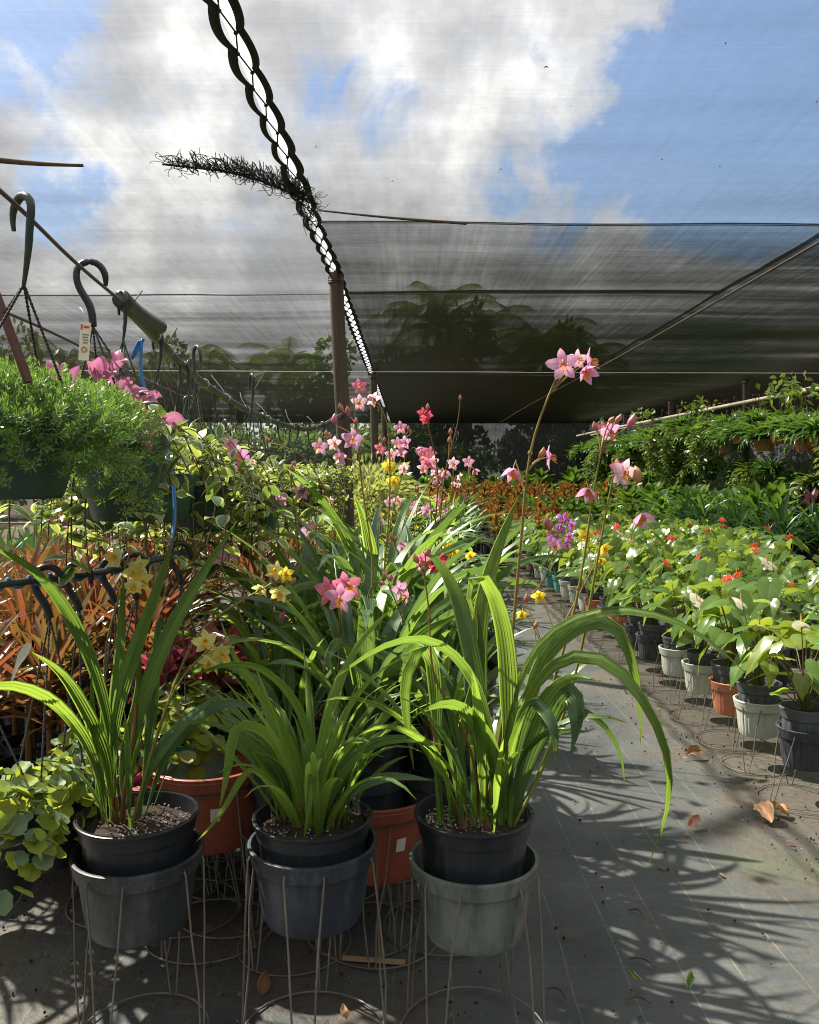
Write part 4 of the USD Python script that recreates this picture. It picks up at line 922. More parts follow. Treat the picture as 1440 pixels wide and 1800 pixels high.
# --- middle front orchid: many narrow leaves
MP = thing('potted_orchid', 'grassy middle front orchid with many narrow leaves and no flowers, in a black pot', 'orchid', front['middle'], 'the three front orchids')
MP.soil = front['middle'][2] + BIG_H - .045
sub(MP, 'pot', BIG_PLAIN, (0, 0, 0), facing(.5))
mb0 = W(545, 1488, FY) - front['middle']
for k in range(74):
    az = g.uniform(0, 6.28); r = g.uniform(.01, .075); base = np.array([r * math.cos(az) * 1.2, r * math.sin(az), BIG_H - .035])
    L = g.uniform(.24, .46); c = arc(base, az + g.normal(0, .3), g.uniform(58, 88), L * 1.06, g.uniform(25, 110), 11, g.uniform(1.6, 2.8))
    b = MB(); blade(b, c, side_of(az, g.normal(0, .5)), g.uniform(.011, .022), GRASS_W, 5, .35, .10, g.normal(0, .4)); part(MP, 'leaf', b, (B_, A, C_)[g.choice(3, p=[.62, .3, .08])])
for pix, w, m, roll in (([(520, 1470, y0), (488, 1390, y0 - .05), (440, 1355, y0 - .1), (395, 1420, y0 - .14), (345, 1480, y0 - .16)], .022, B_, .6),
                        ([(530, 1470, y0), (500, 1340, y0 - .03), (455, 1282, y0 - .08), (425, 1275, y0 - .1), (402, 1340, y0 - .12), (386, 1420, y0 - .13)], .032, B_, .3),
                        ([(560, 1470, y0), (585, 1370, y0 - .02), (650, 1310, y0 - .05), (730, 1300, y0 - .1), (780, 1310, y0 - .12)], .030, A, .7),
                        ([(568, 1470, y0), (610, 1400, y0 - .04), (680, 1366, y0 - .08), (760, 1372, y0 - .12)], .028, C_, .7),
                        ([(540, 1470, y0), (516, 1330, y0 + .02), (470, 1240, y0 + .02), (410, 1150, y0 + .03), (388, 1090, y0 + .04)], .028, B_, .3),
                        ([(545, 1470, y0), (548, 1330, y0 + .02), (500, 1210, y0 + .02), (440, 1170, y0), (330, 1190, y0 - .02)], .030, A, .5),
                        ([(540, 1468, y0), (500, 1370, y0 - .02), (430, 1300, y0 - .06), (350, 1270, y0 - .08), (290, 1285, y0 - .1)], .026, C_, .55),
                        ([(552, 1470, y0), (560, 1330, y0), (586, 1230, y0), (640, 1120, y0), (700, 1060, y0)], .024, B_, .3)):
    traced(MP, pix, w, m, roll, GRASS_W, 7, .10)
b = MB()
for k in range(16):
    a = g.uniform(0, 6.28); r = g.uniform(.01, .06); p = np.array([r * math.cos(a), r * math.sin(a), BIG_H - .04]); tube(b, spline([p, p + [0, 0, .03], p + [.02 * math.cos(a), .02 * math.sin(a), .075]], 5), [.006, .007, .006, .005, .003], 6)
part(MP, 'sheath', b, 'scape')

# --- right front orchid: big leaves, the tall flower stems
RP = thing('potted_orchid', 'large right front orchid with drooping leaves and tall stems of pink flowers', 'orchid', front['right'], 'the three front orchids')
RP.soil = front['right'][2] + BIG_H - .045
sub(RP, 'pot', BIG_INNER, (0, 0, 0), facing(-.6))
for pix, w, m, roll, tw in (
    ([(884, 1440, y0), (902, 1235, y0 - .02), (962, 1120, y0 - .05), (1045, 1078, y0 - .1), (1150, 1080, y0 - .16), (1235, 1118, y0 - .2), (1318, 1190, y0 - .23)], .030, B_, .75, 0),
    ([(893, 1430, y0), (922, 1245, y0 - .02), (1000, 1156, y0 - .08), (1065, 1163, y0 - .13), (1132, 1232, y0 - .17), (1176, 1340, y0 - .2), (1172, 1430, y0 - .21), (1140, 1520, y0 - .22)], .040, B_, .45, .2),
    ([(898, 1410, y0 + .02), (930, 1220, y0 + .02), (1000, 1110, y0), (1070, 1094, y0 - .03), (1108, 1150, y0 - .05), (1126, 1310, y0 - .06)], .048, A, .5, 0),
    ([(888, 1420, y0), (895, 1230, y0 - .02), (886, 1110, y0 - .04), (868, 1046, y0 - .06), (846, 1016, y0 - .08), (829, 1022, y0 - .1), (836, 1092, y0 - .11)], .058, B_, .25, 0),
    ([(862, 1440, y0 + .08), (846, 1260, y0 + .12), (842, 1110, y0 + .15), (868, 985, y0 + .17), (914, 868, y0 + .18)], .060, B_, .2, .15),
    ([(872, 1400, y0), (868, 1345, y0 - .04), (832, 1266, y0 - .1), (790, 1238, y0 - .14), (732, 1256, y0 - .17)], .060, A, .5, 0),
    ([(872, 1420, y0 - .02), (852, 1250, y0 - .03), (802, 1156, y0 - .06), (742, 1124, y0 - .1), (668, 1140, y0 - .14), (584, 1196, y0 - .17)], .038, A, .6, 0),
    ([(902, 1380, y0 - .02), (920, 1270, y0 - .06), (944, 1238, y0 - .1), (966, 1262, y0 - .13), (976, 1345, y0 - .15)], .048, C_, .25, 0),
    ([(780, 1440, y0), (770, 1330, y0 - .02), (764, 1200, y0 - .02), (746, 1140, y0 - .05), (724, 1165, y0 - .08), (714, 1250, y0 - .09), (728, 1355, y0 - .1)], .042, A, .3, 0),
    ([(905, 1400, y0), (960, 1260, y0 - .02), (1002, 1215, y0 - .05), (1012, 1240, y0 - .07), (1004, 1322, y0 - .08)], .075, C_, .15, 0),
    ([(898, 1420, y0), (940, 1260, y0 - .06), (1010, 1190, y0 - .13), (1060, 1200, y0 - .18)], .040, B_, .7, 0),
    ([(846, 1440, y0 + .05), (850, 1280, y0 + .08), (822, 1120, y0 + .1), (790, 1020, y0 + .12), (752, 975, y0 + .1), (735, 1000, y0 + .06)], .056, C_, .3, 0),
    ([(790, 1440, y0 - .02), (775, 1340, y0 - .08), (722, 1290, y0 - .14), (660, 1280, y0 - .18), (620, 1300, y0 - .2)], .032, B_, .7, 0),
    ([(905, 1410, y0 + .06), (960, 1330, y0 + .08), (1020, 1250, y0 + .1), (1080, 1300, y0 + .1), (1098, 1390, y0 + .1)], .022, A, .5, 0),
    ([(826, 1440, y0 + .03), (812, 1300, y0 + .1), (842, 1180, y0 + .12), (838, 1060, y0 + .14)], .040, A, .25, .2)):
    traced(RP, pix, w, m, roll, twist=tw)
shoot(RP, np.array([.02, 0, BIG_H - .045]), 20, .50, .026, g, el=(62, 88), bend=(25, 105), mats=(B_, A, C_), pw=(.5, .38, .12), rad=.075)
b = MB()
for x, yv, wd in ((776, 1462, .010), (808, 1466, .009), (834, 1460, .012), (848, 1462, .014), (866, 1462, .016), (884, 1460, .017), (898, 1455, .012)):
    c = spline([W(x, yv + 55, y0 - .02), W(x + U(-4, 4), yv - 30, y0 - .02), W(x + (x - 850) * .2 + U(-4, 4), yv - 150, y0)], 8); tube(b, c, np.linspace(wd * .85, wd * .38, 8), 8)
part(RP, 'pseudobulb', b, 'orchid_leaf_light', world=True)
b = MB()
for k in range(9):
    x = U(785, 900); c = spline([W(x, 1520, y0 - .03), W(x + U(-6, 6), 1470, y0 - .045), W(x + U(-22, 22), U(1420, 1455), y0 - .05)], 7); blade(b, c, [1, .1, 0], U(.010, .020), STRAP_W, 4, .7, 0, U(-.8, .8))
part(RP, 'dry_sheath', b, 'sheath', world=True)
spike(RP, [W(845, 1455, y0), W(880, 1290, y0), W(903, 1090, y0), W(920, 900, y0 + .02), W(936, 780, y0 + .03), W(978, 664, y0 + .04)], .0052,
      [F('pink', 990, 640, y0 + .03, -.15, -.1, 1.12), F('pink', 1040, 636, y0 + .06, 1.2, 0, 1.0), F('pink_cup', 1030, 652, y0 + .04, .3, .6, .95), F('pale_pink', 1018, 632, y0 + .06, .4, -.2, .8), F('pink_cup', 902, 826, y0 + .02, -.4, 1.0, .92), F('pink', 968, 804, y0 + .03, 1.2, 0, .85)], [Bd(948, 806, y0 + .03, .6, .2, 1.0)])
spike(RP, [W(893, 1440, y0 + .05), W(945, 1280, y0 + .06), W(1000, 1110, y0 + .08), W(1030, 960, y0 + .1), (W(1046, 850, y0 + .1)), W(1062, 768, y0 + .12)], .0044, [F('pink', 1074, 760, y0 + .12, .4, .3, .85), F('coral', 1062, 752, y0 + .14, -.3, -.3, .5)], [Bd(1102, 752, y0 + .12, .9, .2, 1.3), Bd(1050, 758, y0 + .12, -.8, .2, .9), Bd(1070, 742, y0 + .12, .3, .8, .9), Bd(1082, 742, y0 + .12, .5, .5, .9)])
spike(RP, [W(898, 1450, y0 - .02), W(975, 1300, y0), W(1020, 1150, y0 + .02), W(1044, 1020, y0 + .03), W(1062, 920, y0 + .04), W(1078, 838, y0 + .04)], .0046,
      [F('pale_pink', 1098, 832, y0 + .03, .3, .1, 1.1), F('pink_cup', 1036, 862, y0 + .03, -.7, .9, .95), F('pink_cup', 1126, 905, y0 + .02, .5, 1.0, 1.1), F('coral', 1088, 822, y0 + .06, -.2, 0, .6)], [Bd(1121, 851, y0 + .03, .8, -.5, 1.4), Bd(1112, 842, y0 + .06, .8, .2, 1.0)])
spike(RP, [W(905, 1440, y0 + .1), W(960, 1170, y0 + .4), W(1010, 1060, y0 + .6), W(1052, 980, y0 + .8)], .0036, [F('yellow', 948, 1048, y0 + .45, -.2, .3, 1.0), F('yellow', 918, 1078, y0 + .4, -.3, .8, .9), F('yellow', 1030, 942, y0 + .7, -.4, -.1, 1.25), F('yellow', 1062, 965, y0 + .8, .5, .3, 1.2), F('yellow', 1056, 984, y0 + .8, .2, .8, .8)], [Bd(925, 1060, y0 + .4), Bd(940, 1105, y0 + .3, .6, 0, .8)], m='scape_brown')
spike(RP, [W(842, 1450, y0 + .02), W(812, 1280, y0 - .05), W(762, 1180, y0 - .08), (W(755, 1090, y0 - .06)), W(744, 1000, y0 - .04)], .0036, [F('coral', 742, 985, y0 - .04, .2, .4, .55)], [Bd(736, 990, y0 - .04, -.8, .2, .9), Bd(748, 976, y0 - .04, .3, .6, .9), Bd(742, 1008, y0 - .04, .3, -1.5, .8)], m='scape_brown')
spike(RP, [W(806, 1455, y0 + .01), W(785, 1370, y0 - .03), W(760, 1280, y0 - .05), W(748, 1220, y0 - .06)], .004, [], m='scape_brown')

# --- rows behind
ORCH = [random_orchid(21, .66, .044, 20, (('pink', .70, 2, .12),)), random_orchid(22, .60, .046, 18, (('pale_pink', .66, 2, .15), ('pink', .55, 1, .2))), random_orchid(23, .64, .050, 20, (('yellow', .44, 4, .18), ('yellow', .40, 3, .22))), random_orchid(24, .52, .036, 24, (('pink', .55, 2, .2), ('violet', .45, 1, .16))), random_orchid(25, .74, .050, 22, ())]
WORDS = ['orchid with one pink flower stem', 'orchid with two pale pink flower stems', 'orchid with short yellow flower stems', 'orchid with pink and violet flowers', 'wide leaved orchid without flowers']
rows = [(-.14, 2.42, 4, 1.0), (.10, 2.45, 3, .9), (-.46, 2.75, 3, 1.0), (-.16, 2.95, 4, 1.15), (.08, 2.95, 4, 1.05), (-.40, 3.3, 0, 1.1), (-.12, 3.45, 4, 1.2), (.10, 3.45, 3, .95), (-.34, 3.95, 3, 1.0), (-.02, 4.0, 0, 1.0),
        (-.32, 4.6, 1, 1.0), (.02, 4.6, 1, 1.0), (-.30, 5.3, 2, 1.0), (.08, 5.3, 0, 1), (-.25, 6.1, 2, 1.05), (.12, 6.1, 1, 1.0), (-.2, 7.0, 2, 1.1), (.2, 7.0, 3, 1), (-.1, 8.0, 2, 1.15), (.3, 8.0, 1, 1.1), (0.0, 9.2, 2, 1.2), (.4, 9.2, 2, 1.2), (.1, 10.6, 2, 1.3), (.5, 10.6, 3, 1.3)]
for k, (x, y, v, s) in enumerate(rows):
    dist = ['right behind the front pots', 'just behind the terracotta pots', 'mid orchid bed', 'in rear orchid bed', 'at orchid bed far end'][0 if y < 2.6 else 1 if y < 3 else 2 if y < 4.2 else 3 if y < 6.5 else 4]
    sidew = 'left' if x < -.05 - .0 * y else 'right'
    lab = f'{WORDS[v]} {dist}, {sidew} side'
    z = .36 if y < 5 else .34
    copy(BIG_STAND[k % 3], 'wire_plant_stand', f'wire stand under an orchid {dist}', 'plant stand', (x, y, .004), f'wire stands {dist}', U(0, 6), (1, 1, .85))
    copy(BIGOUT['dark'] if (k % 3) else BIGOUT['blue'], 'outer_pot', f'dark outer pot holding an orchid {dist}', 'plant pot', (x, y, z + .02 - .06), f'outer pots {dist}', U(0, 6))
    copy(ORCH[v], 'potted_orchid', lab, 'orchid', (x, y, z + .03), f'{WORDS[v]} {dist}'.replace('orchid with', 'orchids with'), U(0, 6), s)

# --- mid-distance flower stems that the photograph singles out, on an orchid each
def stem_orchid(label, x, y, stems, v=4, s=.9):
    z = .39
    copy(BIG_STAND[0], 'wire_plant_stand', 'wire stand under the ' + ' '.join(label.split()[:12]), 'plant stand', (x, y, .004), None, U(0, 6), (1, 1, .85))
    t = thing('potted_orchid', label, 'orchid', (x, y, z))
    sub(t, 'pot', BIG_PLAIN, (0, 0, 0))
    shoot(t, (0, 0, BIG_H - .03), 7, .46 * s, .040, np.random.default_rng(int(x * 100 + y * 10) % 997 + 3))
    for pts, fl, bd, m in stems:
        spike(t, [np.array([x, y, z + BIG_H])] + [W(*q) for q in pts], .0042, [F(*f) for f in fl], [Bd(*q) for q in bd], m=m)


stem_orchid('orchid with coral pink flower cluster on a short stem above the grassy middle pot', -.33, 2.35, [([(590, 1200, 2.3), (598, 1130, 2.25), (598, 1078, 2.25)], [('coral', 575, 1040, 2.22, -.5, -.1, 1.15), ('coral', 612, 1030, 2.22, .4, -.2, 1.15), ('pink', 597, 1052, 2.18, 0, .1, 1.15), ('coral', 602, 1036, 2.3, 0, -.3, 1.0)], [], 'scape_brown')])
stem_orchid('orchid with a tall pink flower in front of the nearest wooden post', -.26, 2.7, [([(655, 1010, 2.75), (640, 880, 2.8), (630, 790, 2.8), (622, 700, 2.8)], [('pink', 620, 772, 2.76, .1, -.1, 1.1), ('pink', 596, 805, 2.76, -.9, .2, .9)], [(612, 730, 2.8, 0, .3, 1.2), (603, 722, 2.8, -.6, .3, 1), (590, 748, 2.8, -1.0, -.3, 1.3), (624, 748, 2.8, .6, 0, .9)], 'scape')])
stem_orchid('orchid with pale pink flowers atop an arching stem before the second post', -.10, 2.85, [([(672, 1040, 2.9), (684, 900, 2.95), (684, 780, 2.95), (672, 720, 2.95), (640, 684, 2.95)], [('coral', 632, 678, 2.93, -.1, -.3, .8), ('pale_pink', 632, 708, 2.93, -.2, .1, .95), ('pale_pink', 657, 702, 2.95, .6, .5, .9)], [(640, 692, 2.95, 0, -1.2, .9)], 'scape')])
stem_orchid('orchid with pink flowers leaning left beside the end of the green pipe', -.62, 3.6, [([(600, 960, 3.5), (560, 840, 3.5), (530, 800, 3.5), (480, 780, 3.5)], [], [(470, 780, 3.5)], 'scape'), ([(604, 900, 3.5), (590, 800, 3.5), (572, 778, 3.5)], [('pink', 562, 786, 3.45, -.4, .2, 1.1), ('pale_pink', 588, 780, 3.45, .5, .1, 1.0), ('pale_pink', 598, 806, 3.4, .3, .6, .9)], [(574, 768, 3.5), (580, 772, 3.5)], 'scape')])
stem_orchid('orchid with a dark bud at the tip of a bare leaning stem', .22, 3.3, [([(775, 900, 3.4), (790, 800, 3.4), (806, 735, 3.4), (809, 704, 3.4)], [], [(809, 704, 3.4, 0, 0, .8), (792, 765, 3.4), (790, 780, 3.4)], 'scape_brown'), ([(765, 920, 3.4), (770, 840, 3.4), (758, 770, 3.4), (748, 735, 3.4)], [('crimson', 744, 726, 3.4, -.3, .2, 1.1), ('crimson', 752, 730, 3.4, .6, .4, 1.1), ('crimson', 748, 738, 3.38, 0, .6, 1.0)], [(752, 722, 3.4)], 'scape_brown')])
stem_orchid('orchid with clustered salmon pink flowers behind the big leaves', .02, 3.9, [([(758, 900, 3.9), (752, 840, 3.9), (750, 800, 3.9)], [('coral', 745, 800, 3.85, -.3, 0, .95), ('pale_pink', 762, 812, 3.85, .5, .1, .95), ('pale_pink', 744, 824, 3.85, -.5, .4, .95), ('coral', 756, 796, 3.9, .1, -.3, .95), ('pale_pink', 766, 830, 3.85, .4, .6, .9), ('coral', 752, 815, 3.82, 0, .2, .9)], [], 'scape'), ([(788, 900, 4.0), (796, 850, 4.0), (798, 822, 4.0)], [('pale_pink', 797, 815, 3.95, .2, 0, 1.0), ('pale_pink', 808, 838, 3.95, .9, .4, .7)], [], 'scape')])
stem_orchid('orchid with small bright pink flowers right of the salmon cluster', .24, 4.2, [([(812, 900, 4.2), (822, 850, 4.2), (826, 822, 4.2)], [('pink', 824, 812, 4.2, 0, 0, .9), ('pink_cup', 834, 826, 4.2, .6, .8, .9)], [], 'scape'), ([(770, 940, 4.2), (775, 880, 4.2), (780, 845, 4.2)], [('pink_cup', 782, 830, 4.2, .3, .8, 1.1), ('pink_cup', 772, 836, 4.2, -.4, .9, .9)], [], 'scape')])
stem_orchid('orchid with mauve pink flower heads between the second post and the salmon cluster', -.16, 4.5, [([(700, 860, 4.5), (712, 800, 4.5), (708, 760, 4.5)], [('pink', 704, 752, 4.45, -.2, 0, 1.1), ('pink', 712, 778, 4.45, .4, .1, 1.1), ('pink', 698, 780, 4.45, -.5, .3, 1.1), ('pink_cup', 734, 790, 4.45, .8, .5, 1.1), ('pink', 706, 796, 4.45, 0, .5, .9)], [(718, 758, 4.5), (722, 764, 4.5)], 'scape'), ([(685, 880, 4.4), (688, 830, 4.4), (690, 805, 4.4)], [('pale_pink', 688, 800, 4.4, 0, 0, 1.1), ('pale_pink', 710, 824, 4.4, .4, .3, 1.1), ('coral', 668, 790, 4.4, -.4, .2, 1.0), ('yellow', 684, 820, 4.3, 0, 0, 1.7), ('yellow', 692, 846, 4.3, 0, .2, 1.7)], [(668, 776, 4.4), (676, 778, 4.4)], 'scape')])
stem_orchid('orchid with deep crimson and golden flowers low behind the big leaves', .06, 2.75, [([(760, 1060, 2.8), (768, 1010, 2.8), (772, 990, 2.8)], [('crimson', 758, 988, 2.78, -.4, .1, 1.2), ('crimson', 774, 992, 2.78, .2, .3, 1.2), ('crimson', 766, 1000, 2.76, 0, .6, 1.1), ('crimson', 778, 984, 2.8, .6, 0, 1.1), ('coral', 748, 980, 2.8, -.6, 0, .9)], [], 'scape_brown'), ([(790, 1050, 2.9), (792, 990, 2.9), (792, 965, 2.9)], [('yellow', 790, 962, 2.9, -.3, 0, 1.0), ('yellow', 798, 970, 2.9, .4, .3, .9), ('yellow', 785, 972, 2.9, -.6, .4, .8), ('yellow', 826, 978, 2.9, .4, .2, 1.0)], [], 'scape')])
stem_orchid('violet flowered orchid leaning over the edge of the path', .36, 4.1, [([(960, 1010, 4.1), (975, 960, 4.1), (990, 915, 4.1)], [('violet', 990, 912, 4.1, 0, -.2, 1.2), ('violet', 1004, 924, 4.1, .6, 0, 1.2), ('violet', 1000, 944, 4.1, .5, .3, 1.2), ('violet', 972, 948, 4.1, -.4, .3, 1.2), ('violet', 984, 930, 4.1, -.3, 0, 1.1), ('pink', 976, 958, 4.05, -.2, .5, 1.2), ('violet', 996, 958, 4.1, .3, .6, 1.1)], [(966, 935, 4.1, -.5, -.6, 2.2), (962, 928, 4.1, -.8, -.4, 2.0)], 'scape_brown')], s=.5)

# ------------------------------------------------------------------ big terracotta outer pots behind the front row
for px, py, y, lab in ((366, 1335, 2.42, 'big terracotta coloured pot with a blank white sticker, behind the left front orchid'), (662, 1385, 2.40, 'terracotta coloured pot half hidden between the middle and right front orchids')):
    p = W(px, py, y); t = copy(TERRA, 'terracotta_pot', lab, 'plant pot', (p[0], y, p[2] - .235), None, 0)
    copy(BIG_STAND[1], 'wire_plant_stand', 'wire stand under the ' + lab.split(',')[0].replace(' with a blank white sticker', '') + ('' if px > 500 else ' behind the left front orchid'), 'plant stand', (p[0], y, .004), None, U(0, 6), (1.05, 1.05, (p[2] - .06) / .40))
    a = -1.22 if px < 500 else -1.1
    q = np.linspace(-.085, .085, 5); b = MB()
    v = [[p[0] + (.156 + .010 * (zz + .02) / .04) * math.cos(a + u), y + (.156 + .010 * (zz + .02) / .04) * math.sin(a + u), p[2] - .105 + zz] for zz in (-.02, .02) for u in q]
    b.add(np.array(v), gridf(2, 5)); single('sticker', b, 'label_white', 'small blank white sticker on the terracotta pot ' + ('behind the left front orchid' if px < 500 else 'between the middle and right front orchids'), 'sticker')

# ------------------------------------------------------------------ left: cable, pipe and hanging baskets
cable = [W(-70, 276, 1.25), W(0, 335, 1.37), W(110, 440, 1.72), W(224, 538, 2.22)]
pipe_pts = [W(205, 520, 2.15), W(262, 580, 2.5), W(330, 652, 3.3), W(390, 696, 4.0), W(440, 724, 4.6), W(490, 744, 5.15), W(535, 754, 5.6), W(566, 748, 5.95), W(603, 728, 6.36)]
line('hanging_cable', 'dark steel cable slanting down from the left edge to the green pipe', 'cable', cable, .0042, 'steel_cable', 20)
PC = spline(pipe_pts, 80)
t = thing('green_pipe', 'long sagging green pipe running from the cable to the nearest post, baskets hooked along it', 'pipe', PC[0])
b = MB(); tube(b, PC[2:], .0165, 12); part(t, 'pipe', b, 'green_pipe', world=True)
b = MB(); tube(b, spline([W(214, 534, 2.2), W(244, 560, 2.37), W(282, 582, 2.55)], 10) + [0, 0, .012], np.linspace(.025, .021, 10), 14); part(t, 'sleeve', b, 'green_pipe', world=True)
for q in (8, 13, 20, 28, 36, 44, 52, 60, 68):
    d = norm(PC[q + 1] - PC[q]); a0 = norm(np.cross(d, Z3)); b0 = np.cross(d, a0); an = np.linspace(0, 2 * np.pi, 14)
    b = MB(); tube(b, PC[q] + [0, 0, .004] + .019 * (np.cos(an)[:, None] * a0 + np.sin(an)[:, None] * b0), .0022, 4, False); part(t, 'tie', b, 'cord_white', world=True)
    if q > 30:
        b = MB(); tube(b, spline([PC[q] + [0, 0, .02], PC[q] + [-.02, -.01, .05], PC[q] + [U(-.09, -.03), 0, U(.07, .12)]], 6), .002, 4); part(t, 'tie_end', b, 'cord_white', world=True)
b = MB(); tube(b, spline([W(252, 596, 2.45), W(232, 628, 2.42), W(246, 598, 2.42), W(247, 640, 2.42), W(258, 690, 2.42), W(300, 820, 2.4), W(306, 920, 2.35), W(300, 965, 2.3)], 40), .0052, 6)
single('blue_rope', b, 'blue_rope', 'blue rope knotted round the green pipe and hanging down to the lower pole', 'rope')
b = MB(); tube(b, spline([W(-10, 510, 1.5), W(20, 590, 1.5), W(50, 672, 1.5)], 6), .0085, 4); single('rusty_bar', b, 'rust', 'rusty flat bar slanting down at the left edge beside the leafy basket', 'metal bar', smooth=False)


def hook_mesh(top, L, w, kind, az=0.5):
    """A hook over the pipe at top: an open loop above and a shank down to L below."""
    b = MB(); R = .028; ca, sa = math.cos(az), math.sin(az)
    if kind == 'plastic':
        pr = [(R * 1.15, -.022), (R * 1.15, .0), (R * .7, R * .85), (0, R * 1.1), (-R * .85, R * .7), (-R * 1.05, -.01), (-R * .75, -.035), (-.004, -.065), (.004, -L)]
        rr = np.interp(np.linspace(0, 1, 26), [0, .1, .5, .8, 1], [w * .6, w, w, w * 1.15, w * 1.1])
    else:
        pr = [(R * .9, -.03), (R * .95, .0), (R * .5, R * .7), (0, R * .9), (-R * .7, R * .6), (-R * .75, -.02), (-R * .55, -.06), (0, -L)]
        rr = np.interp(np.linspace(0, 1, 26), [0, .2, .7, 1], [w * .5, w, w * .9, w * .5])
    c = spline([np.asarray(top) + [x * ca, x * sa, z] for x, z in pr], 26); tube(b, c, rr, 8)
    return b, c[-1]


def hanging(name, label, cat, top, pc, D, H, potm, hookm='black_plastic', kind='plastic', L=.10, w=.0075, cords=4, cordm='cord_black', az=.5, group=None, twisted=True):
    """A basket: pc is the pot's rim centre; hook on the pipe at top, cords to the rim."""
    t = thing(name, label, cat, (pc[0], pc[1], pc[2] - H), group)
    b, end = hook_mesh(top, L, w, kind, az); part(t, 'hook', b, hookm, world=True)
    for k in range(cords):
        a = az + k * 2 * math.pi / cords + .4; q = np.array([pc[0] + D / 2 * math.cos(a), pc[1] + D / 2 * math.sin(a), pc[2] - .004])
        b = MB(); s = np.linspace(0, 1, 60)[:, None]; base = end + (q - end) * s
        for ph in ((0, math.pi) if twisted else (0,)):
            wv = np.stack([np.cos(s[:, 0] * 120 + ph), np.sin(s[:, 0] * 120 + ph), 0 * s[:, 0]], 1) * (.0016 if twisted else 0)
            tube(b, base + wv, .0017, 4)
        part(t, 'cord', b, cordm, world=True)
    P = MB(); R = D / 2
    lathe(P, [(0, -H), (R * .68, -H), (R * .72, -H + .01), (R * .95, -.03), (R * .97, -.025), (R * 1.0, -.022), (R, 0), (R * .96, 0), (R * .93, -.03), (0, -.035)], 40, c=pc); part(t, 'pot', P, potm, smooth=35, world=True)
    return t


def needle_foliage(b, c, R, Hh, n, g, L=.0150, droop=.12):
    for k in range(n):
        a = g.uniform(0, 6.28); q = g.uniform(0, 1) ** .5; el = g.uniform(-.55, 1) if q > .75 else g.uniform(.2, 1)
        p = np.asarray(c) + [R * q * math.cos(a), R * q * math.sin(a), Hh * (1 - q * q) * g.uniform(.3, 1.1) + (-droop * g.uniform(0, 1.0) ** 2 if q > .72 else 0)]
        ax = norm(np.array([math.cos(a) * q * .8, math.sin(a) * q * .8, .75 if p[2] > c[2] - .02 else .1]) + g.normal(0, .28, 3))
        u = norm(np.cross(ax, [.3, .2, .9])); w = np.cross(ax, u)
        for i in range(17):
            f = i * 2.4; e = .15 + .95 * (i / 17); o = p + ax * (.032 * (1 - i / 17.0) - .02)
            d = norm(math.sin(e * 1.45) * (math.cos(f) * u + math.sin(f) * w) + ax * math.cos(e * 1.45)); s = norm(np.cross(d, ax)) * L * .10; l = L * g.uniform(.8, 1.15)
            b.add([o, o + d * l * .55 + s, o + d * l, o + d * l * .55 - s], [[0, 1, 2, 3]], np.array([[.5, 0], [1, .5], [.5, 1], [0, .5]]))


def trailing(t, c, R, n, nl, g, size, mats, world=True, drop=(.10, .42), out=.16, pw=(.65, .35), single_leaves=True):
    """Trailing stems with paired oval leaves over a pot's rim."""
    for k in range(n):
        a = g.uniform(0, 6.28); d = np.array([math.cos(a), math.sin(a), 0]); dr = g.uniform(*drop); o = g.uniform(.3, 1) * out
        p0 = np.asarray(c) + d * R * g.uniform(.2, .9); st = spline([p0, p0 + d * o * .6 + [0, 0, g.uniform(.03, .12)], p0 + d * o * 1.1 + [0, 0, -.1 * dr], p0 + d * o * 1.2 + [g.normal(0, .02), g.normal(0, .02), -dr]], 22)
        b = MB(); tube(b, st, .0016, 4, False); part(t, 'vine', b, 'vine_stem', world=world)
        for i in range(nl):
            j = 2 + int(19 * (i // 2 * 2) / nl); tan = norm(st[min(21, j + 1)] - st[j - 1]); sd = norm(np.cross(tan, g.normal(0, 1, 3))) * (1 if i % 2 else -1)
            dd = norm(sd + tan * .35 + [0, 0, g.uniform(-.2, .35)]); L = size * g.uniform(.65, 1.15)
            lc = spline([st[j], st[j] + dd * L * .3, st[j] + dd * L * .75 + [0, 0, -.05 * L], st[j] + dd * L * 1.15 + [0, 0, -.22 * L]], 7)
            b = MB(); blade(b, lc, norm(np.cross(dd, Z3 + g.normal(0, .35, 3))), L * .62, OVAL_W, 5, .16); part(t, 'leaf', b, mats[g.choice(len(mats), p=pw)], world=world)


def on_line(C, y):
    i = int(np.argmin(np.abs(C[:, 1] - y))); return C[i]


CC = spline(cable, 60)
g = np.random.default_rng(31)
# 1: bushy needle-leaved basket at the left edge
pc = W(6, 735, 1.62)
t = hanging('hanging_basket', 'big bushy hanging basket of bright green needle leaved stonecrop at the left edge', 'hanging basket', on_line(CC, 1.46), pc, .30, .155, 'green_pot', 'green_plastic', 'wide', .125, .0075, az=2.6)
for s, n in ((0, 430), (1, 430), (2, 430), (3, 430)):
    b = MB(); needle_foliage(b, pc + [.02 * (s - 1.2) + .02, U(-.02, .02), -.005], .195, .095, n, g); part(t, 'foliage', b, 'sedum', smooth=False, world=True, kind='stuff')
pc2 = W(178, 745, 1.80)
b = MB(); needle_foliage(b, pc2, .12, .07, 520, g, droop=.2); part(t, 'foliage', b, 'sedum', smooth=False, world=True, kind='stuff')
